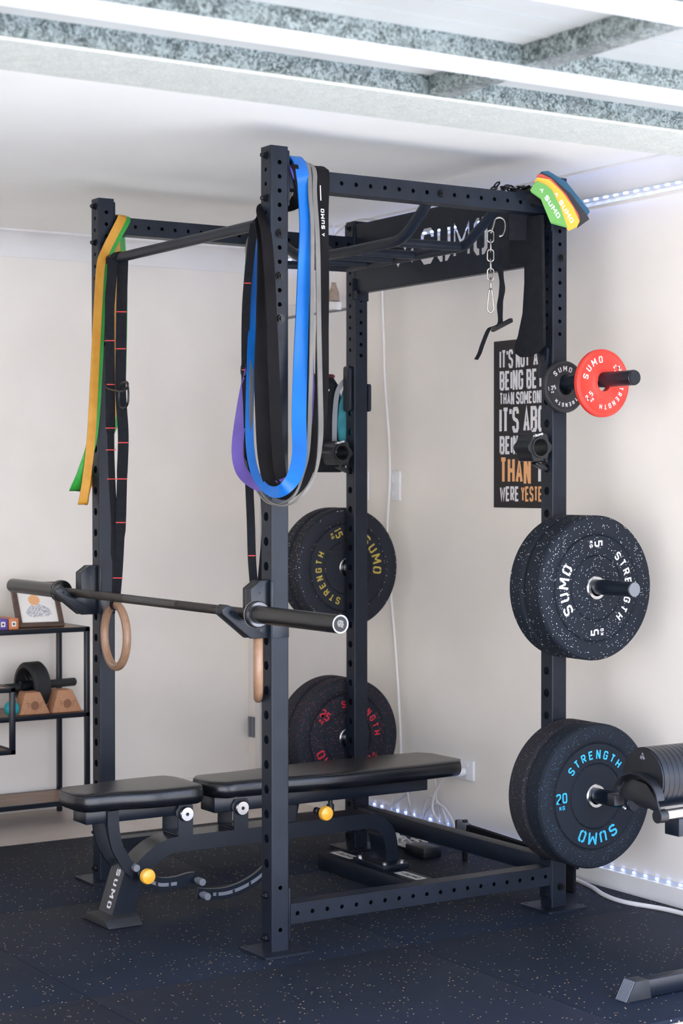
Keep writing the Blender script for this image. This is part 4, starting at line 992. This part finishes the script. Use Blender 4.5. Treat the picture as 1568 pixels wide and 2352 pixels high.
# ================================================================== POSTER
po = thing('poster', 'black motivational poster with white and orange lettering on the right wall', 'poster', (-.56, WR, 1.57))
obj('sheet', MB().box(-.812, -.405, WR-.0022, WR-.0006, 1.268, 1.872), 'poster', po, sm=0)
obj('white_edge', MB().box(-.818, -.812, WR-.0022, WR-.0004, 1.27, 1.870), 'paper', po, sm=0)
pw, pc = MB(), MB()        # stand for the white and the orange ink
def word(sgm, mb, x0, width, z0, z1):
    """condensed bold word fitted to a width"""
    h = z1-z0; n = sum(NARROW.get(c, 1.25 if c == 'M' else 1.35 if c == 'W' else 1) for c in sgm); w = width/(n+.12*len(sgm))
    polys, L = text_polys(sgm, h, w, w*.37, w*.12, 0); k = width/L
    flat(mb, [[(a*k, b) for a, b in p] for p in polys], (-.777+x0, WR-.0026, z0), X, Z)
for words, z0, z1 in (
    ((("IT'S", pw, 0, .079), ('NOT', pw, .0945, .079), ('ABOUT', pw, .195, .145)), 1.771, 1.838),
    ((('BEING', pw, 0, .138), ('BETTER', pw, .156, .190)), 1.692, 1.762),
    ((('THAN', pw, 0, .086), ('SOMEONE', pw, .097, .160), ('ELSE', pw, .270, .080)), 1.640, 1.684),
    ((("IT'S", pw, 0, .113), ('ABOUT', pw, .138, .205)), 1.538, 1.630),
    ((('BEING', pw, 0, .143), ('BETTER', pc, .160, .185)), 1.461, 1.527),
    ((('THAN', pc, .002, .180), ('YOU', pw, .210, .135)), 1.355, 1.450),
    ((('WERE', pw, .002, .112), ('YESTERDAY', pc, .125, .220)), 1.291, 1.345)):
    for wd_, mb_, x0_, wi_ in words:
        m2 = MB(); word(wd_, m2, x0_, wi_, z0, z1)
        obj('white_word' if mb_ is pw else 'orange_word', m2, 'inkw' if mb_ is pw else 'inko', po, sm=0)

# ================================================================== RIGHT WALL FITTINGS
def led_strip(label, pts, step, group=None):
    r = thing('led_strip', label, 'light strip', pts[0])
    obj('tape', MB().ribbon(pts, Z*.6+Y*-.4 if pts[0][2] > 1 else Z, .010, .0012), 'ledtape', r, sm=0)
    a = V(pts[0]); b = V(pts[-1]); n = int((b-a).length/step)
    base = None
    for i in range(n):
        p = a+(b-a)*((i+.5)/n)+V((0, -.0026, -.001 if pts[0][2] > 1 else 0.001)); rl = r.location
        if base is None:
            hw_ = .0030 if pts[0][2] < 1 else .0075
            m2 = MB().box(p.x-hw_, p.x+hw_, p.y-.0016, p.y+.0016, p.z-.0025, p.z+.0025)
            base = obj('led', m2, 'led', r, sm=0); p0 = p.copy()
        else:
            c = bpy.data.objects.new('led', base.data); link(c); c.parent = r; c.location = p-p0
    return r
led_strip('glowing white-blue light strip along the cornice at the top of the right wall', [(-2.40, WR-.019, 2.314), (1.2, WR-.019, 2.314)], .050)
led_strip('glowing blue light strip along the top edge of the right skirting', [(-1.68, WR-.0025, .066), (1.2, WR-.0025, .066)], .055)

sw = thing('light_switch', 'white rectangular light switch plate right of the hanging white cable', 'switch', (-1.453, WR, 1.345))
obj('plate', MB().box(-1.497, -1.409, WR-.010, WR-.0005, 1.288, 1.405, .003), 'white', sw)
obj('rocker', MB().box(-1.486, -1.452, WR-.013, WR-.0095, 1.36, 1.39, .002).box(-1.486, -1.452, WR-.013, WR-.0095, 1.305, 1.325, .002), 'white', sw)
sw2 = thing('light_switch', 'white switch plate half hidden behind the far rear upright', 'switch', (-1.68, WR, 1.345))
obj('plate', MB().box(-1.722, -1.632, WR-.010, WR-.0005, 1.288, 1.405, .003), 'white', sw2)
obj('rocker', MB().box(-1.70, -1.66, WR-.013, WR-.0095, 1.36, 1.39, .002), 'white', sw2)
ol = thing('power_outlet', 'white double power outlet behind the bench backrest', 'outlet', (-1.0, WR, .285))
obj('plate', MB().box(-1.06, -.925, WR-.012, WR-.0005, .250, .325, .003), 'white', ol)
obj('switch_toggle', MB().box(-1.03, -1.018, WR-.015, WR-.011, .30, .312, .001).box(-.965, -.953, WR-.015, WR-.011, .30, .312, .001), 'white', ol)
pg = thing('power_plug', 'white plug pushed into the power outlet', 'plug', (-.99, WR-.03, .278))
obj('plug_body', MB().lathe([(0, .014), (.02, .016), (.035, .012), (.05, .006)], (-.975, WR-.0125, .280), (-.25, -1, -.05), 16), 'white', pg)
obj('plug_body', MB().box(-1.085, -1.03, WR-.05, WR-.0125, .262, .285, .004), 'white', pg)
def cable(label, pts, r=.0045, m='cable', k=6):
    o = obj('cable', MB().tube(smooth(pts, k), r, 8), m, sm=60); return tag(o, label, 'cable')
cy_ = WR-.02
cable('white power cable hanging down the right wall beside the light switch', [(-1.517, cy_, 2.30), (-1.517, cy_, 2.132), (-1.505, cy_, 1.925), (-1.496, cy_, 1.752), (-1.471, cy_, 1.546), (-1.462, cy_, 1.374), (-1.481, cy_, 1.116), (-1.432, cy_, .775), (-1.401, cy_, .521), (-1.386, cy_, .283), (-1.40, cy_, .18), (-1.42, 1.36, .06)], .0056)
cable('white cable looping over the top of the far rear upright', [(-1.46, 1.10, 2.25), (-1.401, 1.11, 2.308), (-1.327, 1.11, 2.334), (-1.24, 1.105, 2.342), (-1.17, 1.10, 2.336), (-1.10, 1.10, 2.325), (-1.02, 1.10, 2.310)], .0040)
cable('white cable arcing from the plug down to the skirting', [(-.995, WR-.06, .270), (-1.04, WR-.05, .262), (-1.115, WR-.045, .19), (-1.137, WR-.045, .12), (-1.10, WR-.04, .07), (-1.07, WR-.05, .035)], .0052)
cable('white cable forming a round loop above the light strip', [(-1.22, WR-.03, .03), (-1.20, WR-.035, .09), (-1.14, WR-.035, .137), (-1.08, WR-.035, .135), (-1.03, WR-.035, .10), (-1.00, WR-.03, .045)], .0052)
cable('thin white cable hanging straight down from the second plug', [(-1.06, WR-.04, .265), (-1.135, WR-.03, .25), (-1.14, WR-.025, .19), (-1.125, WR-.03, .13), (-1.09, WR-.03, .07)], .0022)
cable('grey-white cable standing in a tall arc by the outlet', [(-1.235, WR-.025, .02), (-1.23, WR-.025, .09), (-1.19, WR-.025, .155), (-1.14, WR-.025, .15), (-1.09, WR-.022, .105), (-1.06, WR-.025, .03)], .0048)
cable('beige cable slanting up to the left of the outlet', [(-1.46, WR-.03, .07), (-1.38, WR-.03, .12), (-1.30, WR-.03, .165), (-1.24, WR-.03, .205)], .0048)
cable('beige cable falling from the slanting one to the floor', [(-1.325, WR-.035, .20), (-1.31, WR-.035, .13), (-1.28, WR-.035, .07), (-1.25, WR-.04, .03)], .0048)
random.seed(11)
hp = thing('cable_bundle', 'tangled bundle of white cables lying on the floor behind the rack', 'cables', (-1.10, 1.22, 0))
for k in range(9):
    x0 = -1.30+random.uniform(-.02, .04); P = []
    for i in range(6): P.append((x0+.065*i+random.uniform(-.015, .015), 1.25-.012*i+random.uniform(-.04, .04), .006+random.uniform(0, .035)))
    obj('cable_strand', MB().tube(smooth(P, 5), .0045, 7), 'cable', hp, sm=60)
pst = thing('power_adapter', 'black box adapter on the floor beside the tangled white cables', 'adapter', (-.93, 1.18, 0))
obj('case', MB().box(-.98, -.86, 1.14, 1.22, .001, .040, .006), 'black', pst)
obj('lead', MB().tube(smooth([(-.98, 1.18, .02), (-1.01, 1.19, .03), (-1.04, 1.2, .02)], 4), .003, 6), 'cable', pst)
vc = thing('strap_buckle_bar', 'black flat bar with grey clasp lying along the right skirting', 'strap', (-.6, 1.26, .07))
obj('bar', MB().ribbon([(-.745, 1.25, .117), (-.60, 1.25, .112), (-.45, 1.25, .106), (-.25, 1.25, .10), (-.14, 1.25, .097)], Z, .035, .02), 'webbing', vc)
obj('clasp', MB().box(-.795, -.740, 1.236, 1.262, .104, .142, .004, Matrix.Rotation(math.radians(8), 3, 'Y')), 'greyl', vc)
obj('clasp_hook', MB().box(-.806, -.792, 1.238, 1.260, .106, .144, .003), 'black', vc)
obj('clasp_button', MB().box(-.765, -.752, 1.24, 1.258, .138, .150, .002), 'black', vc)
obj('support', MB().box(-.770, -.752, 1.243, 1.257, .001, .105, .003), 'webbing', vc)
obj('support', MB().box(-.20, -.15, 1.243, 1.257, .001, .085, .003), 'webbing', vc)
cable('flat white cable lying curled at the edge of the rubber tiles by the right wall', [(-.34, 1.385, .004), (-.18, 1.345, .004), (-.06, 1.30, .004), (.06, 1.285, .005), (.22, 1.325, .006), (.45, 1.33, .006), (.9, 1.34, .006)], .008)
# hanging lamp holder
lh_ = thing('lamp_holder', 'old brown lamp holder with a white label hanging on a cord near the far corner', 'lamp holder', (-1.70, 1.29, 2.14))
lc = V((-1.70, 1.29, 2.128))
obj('holder', MB().lathe([(-.040, .026), (-.034, .0235), (-.005, .0215), (.012, .014), (.026, .009), (.034, .010)], lc, Z, 24), 'brass', lh_)
obj('cord', MB().cyl(lc+Z*.03, (lc.x, lc.y, CE), .0025, 8), 'cable', lh_)
obj('label_tag', MB().box(lc.x-.038, lc.x+.045, lc.y-.012, lc.y+.008, lc.z-.072, lc.z-.042, .001, Matrix.Rotation(math.radians(9), 3, 'Y')), 'white', lh_)

# ================================================================== LEFT SHELF AND WHAT STANDS ON IT
SX0, SX1, SY1 = -2.555, -2.26, .478
sh = thing('shelf_unit', 'black metal shelf unit with brown wooden boards against the left wall', 'shelf', (-2.4, .0, 0))
SY0 = -.75; b_ = .020
for x in (SX0, SX1-b_):
    for y in (SY0, SY1-b_):
        obj('post', MB().box(x, x+b_, y, y+b_, -.011, .778, .002), 'powder2', sh)
for z in (.758, .414, .062):
    f = MB().box(SX1-b_, SX1, SY0, SY1, z, z+b_, .002).box(SX0, SX0+b_, SY0, SY1, z, z+b_, .002).box(SX0, SX1, SY0, SY0+b_, z, z+b_, .002).box(SX0, SX1, SY1-b_, SY1, z, z+b_, .002)
    obj('shelf_rail', f, 'powder2', sh)
    obj('board', MB().box(SX0+b_, SX1-b_, SY0+b_, SY1-b_, z+.004, z+b_-.001), 'wood', sh)
# lower step in front, at the left edge of the picture
st = thing('low_side_table', 'low black framed side table with wooden top at the left edge, before the shelf', 'side table', (-2.05, -.3, 0))
TY1 = .030
for x in (-2.20, -1.975):
    obj('post', MB().box(x, x+b_, TY1-b_, TY1, .333, .585, .002), 'powder2', st); obj('post', MB().box(x, x+b_, -.62, -.60, -.011, .585, .002), 'powder2', st)
for z in (.568, .333):
    obj('frame_rail', MB().box(-1.975, -1.955, -.62, TY1, z, z+.018, .002).box(-2.20, -2.18, -.62, TY1, z, z+.018, .002).box(-2.2, -1.955, TY1-b_, TY1, z, z+.018, .002), 'powder2', st)
    obj('board', MB().box(-2.18, -1.975, -.60, TY1-b_, z+.004, z+.016), 'wood', st)
# picture
pf = thing('picture_frame', 'dark brown framed print of an orange sun over grey mountains on the top shelf', 'picture', (-2.33, .29, .779))
R_ = Matrix.Rotation(math.radians(-33), 3, 'Y')
Mz = Matrix.Rotation(math.radians(-6), 3, 'Z')
def pfp(a, b, c=0): return V((-2.315, .290, .7795)) + Mz @ (R_ @ V((c, a, b)))
def pfquad(mb, a0, a1, b0, b1, c0, c1):
    m2 = MB().box(c0, c1, a0, a1, b0, b1, .001); mb.add([pfp(v[1], v[2], v[0]) for v in m2.v], m2.f)
fr = MB(); w, h, e = .096, .205, .019
pfquad(fr, -w, w, 0, e, -.012, .010); pfquad(fr, -w, w, h-e, h, -.012, .010); pfquad(fr, -w, -w+e, e, h-e, -.012, .010); pfquad(fr, w-e, w, e, h-e, -.012, .010)
obj('moulding', fr, 'dkwood', pf)
pp = MB(); pfquad(pp, -w+e, w-e, e, h-e, -.006, .0005); obj('print_sheet', pp, 'paper', pf)
sn = MB(); sn.add([pfp(-.010+.024*math.cos(t), .126+.024*math.sin(t), .0012) for t in [2*math.pi*i/28 for i in range(28)]], [tuple(range(28))]); obj('printed_sun', sn, mat('sun_ink', (.80, .42, .20), .7), pf, sm=0)
ml = MB(); ridge = [(-.052, .070), (-.040, .088), (-.025, .104), (-.012, .096), (.004, .110), (.020, .100), (.036, .092), (.048, .084), (.055, .060), (.040, .050), (-.02, .046), (-.046, .052)]
ml.add([pfp(a, b, .0016) for a, b in ridge], [tuple(range(12))])
mm = noisy('mountain_ink', (.30, .30, .34), (.75, .73, .72), 260, .7, p=(.42, .56), stretch=(1, 1, .35)); obj('printed_mountains', ml, mm, pf, sm=0)
# small boxes
for y, m, lab in ((.115, 'bookp', 'purple small box with a white square on its end on the top shelf'), (.160, 'booko', 'orange small box with a white square on its end, beside the picture frame'), (.070, 'bookp', 'dark purple small box at the left edge of the top shelf')):
    o = thing('card_box', lab, 'box', (-2.33, y, .7785)); obj('carton', MB().box(-2.42, -2.285, y-.020, y+.020, .7785, .822, .001), m, o)
    obj('white_square', MB().box(-2.2845, -2.2840, y-.009, y+.009, .790, .810), 'paper', o, sm=0); obj('dark_square', MB().box(-2.2838, -2.2834, y-.004, y+.004, .796, .804, 0, Matrix.Rotation(.78, 3, 'X')), 'hole', o, sm=0)
# cork blocks
def cork(y0, y1, ty0, ty1, zt_, x, lab, rz):
    o = thing('cork_block', lab, 'yoga block', (x, (y0+y1)/2, .434), 'cork blocks on the middle shelf')
    obj('block', MB().prism([(y0, .4345), (y1, .4345), (ty1, zt_), (ty0, zt_)], (x-.070, 0, 0), Y, Z, .070, .005), 'cork', o)
    em = MB(); c = ((y0+y1)/2, .470)
    em.add([(x+.0004, c[0]+.018*math.cos(t), c[1]+.018*math.sin(t)) for t in [2*math.pi*i/24 for i in range(24)]], [tuple(range(24))])
    for sg in (-1, 1):
        for k in (0, 1, 2): em.add([(x+.0004, c[0]+sg*.022, c[1]+.010-.008*k), (x+.0004, c[0]+sg*(.036-.004*k), c[1]+.013-.008*k), (x+.0004, c[0]+sg*(.036-.004*k), c[1]+.010-.008*k), (x+.0004, c[0]+sg*.022, c[1]+.007-.008*k)], [(0, 1, 2, 3)])
    obj('burnt_emblem', em, 'corkdark', o, sm=0)
cork(.182, .316, .208, .272, .524, -2.285, 'brown cork yoga block beside the teal ball on the middle shelf', 0)
cork(.322, .456, .350, .412, .526, -2.285, 'brown cork yoga block at the right end of the middle shelf', 0)
tag(obj('massage_ball', MB().lathe([(.031*math.sin(a), .031*math.cos(a)+1e-5) for a in [-math.pi/2+math.pi*i/16 for i in range(17)]], (-2.285, .150, .4655), Z, 28), 'teal', sm=60), 'small teal massage ball on the middle shelf beside the cork block', 'ball')
aw = thing('ab_roller', 'black ab roller wheel with foam handles standing on the middle shelf', 'ab roller', (-2.42, .31, .434))
ax_ = V((-.10, 1, .02)).normalized(); ac = V((-2.43, .300, .5335))
obj('wheel', MB().lathe([(-.036, .076), (-.036, .090), (-.028, .098), (.028, .098), (.036, .090), (.036, .076)], ac, ax_, 48, closed=True), 'rubber', aw)
sp_ = MB()
for k in range(5):
    a_ = 2*math.pi*k/5+.3; u_ = ax_.cross(V((math.cos(a_), 0, math.sin(a_)))).normalized(); sp_.cyl(ac, ac+u_*.079, .010, 8)
obj('wheel_spokes', sp_, 'black', aw)
obj('hub', MB().cyl(ac-ax_*.055, ac+ax_*.055, .022, 20), 'black', aw)
obj('handle', MB().cyl(ac+ax_*.058, ac+ax_*.200, .017, 20, bev=.005), 'rubber', aw); obj('handle', MB().cyl(ac-ax_*.058, ac-ax_*.230, .017, 20, bev=.005), 'rubber', aw)

# ================================================================== ADJUSTABLE DUMBBELL ON ITS STAND
dx_, dz_ = .850, .5680
dm = thing('adjustable_dumbbell', 'black adjustable dumbbell with stacked discs at the right edge', 'dumbbell', (dx_, .85, dz_))
for k in range(9):
    y = .655+.0175*k
    obj('disc', MB().lathe([(0, .02), (0, .0808), (.001, .082), (.0156, .082), (.0166, .0808), (.0166, .02)], (dx_, y, dz_), Y, 56, closed=True), 'powder2', dm, sm=30)
obj('end_plate', MB().cyl((dx_, .650, dz_), (dx_, .656, dz_), .079, 48), 'black', dm)
obj('end_hole', MB().cyl((dx_, .6492, dz_-.020), (dx_, .6505, dz_-.020), .009, 16), 'hole', dm)
em = MB(); flat(em, text_polys('^', .026, .024, .008, 0, .5)[0], (dx_, .6494, dz_+.045), X, Z); obj('emblem', em, 'greyl', dm, sm=0)
obj('handle', MB().cyl((dx_, .812, dz_), (dx_, .96, dz_), .016, 20), 'chrome', dm)
ds = thing('dumbbell_stand', 'black dumbbell stand with cradle and long foot at the right edge', 'stand', (.88, .9, 0))
obj('cradle_lip', MB().ribbon(smooth([(dx_+.088*math.cos(t), .632, dz_-.022+.088*math.sin(t)*.75-.030) for t in [math.radians(a) for a in range(172, -10, -14)]], 3), Y, .026, .005), 'black', ds)
obj('cradle_web', MB().prism([(dx_-.085, dz_-.060), (dx_-.060, dz_-.020), (dx_-.02, dz_-.004), (dx_+.03, dz_-.012), (dx_+.07, dz_-.05), (dx_+.086, dz_-.086), (dx_+.02, dz_-.070)], (0, .642, 0), X, Z, .006, .001), 'black', ds)
obj('cradle_lug', MB().box(dx_-.100, dx_-.070, .612, .648, dz_-.082, dz_-.052, .003), 'black', ds)
obj('lug_screw', MB().lathe([(0, .007), (.004, .006), (.006, .002)], (dx_-.062, .640, dz_-.088), -Y, 12), 'chrome', ds)
obj('cradle_rod', MB().cyl((dx_+.075, .655, dz_-.090), (dx_+.075, .980, dz_-.084), .015, 20), 'chrome', ds)
obj('rod_end', MB().lathe([(0, .010), (0, .018), (.028, .018), (.030, .016)], (dx_+.075, .632, dz_-.0905), Y, 20), 'black', ds)
obj('support_beam', MB().box(dx_+.030, dx_+.086, .700, .99, dz_-.150, dz_-.102, .003), 'powder2', ds)
obj('column', MB().box(dx_+.03, dx_+.09, .93, .99, .05, dz_-.12, .003), 'powder2', ds)
obj('foot_bar', MB().box(.886, .926, .600, 1.12, .004, .050, .003), 'powder2', ds)
fcap = obj('foot_cap', MB().prism([(.527, .001), (.545+.012, .052), (.603, .052), (.612, .002)], (.884, 0, 0), Y, Z, .044, .001), 'rubber', ds)
for k in range(8):
    x = .8855+k*.0055; obj('grip_rib', MB().cyl((x, .5262, .002), (x, .5562, .052), .0014, 6), 'greyl', fcap)
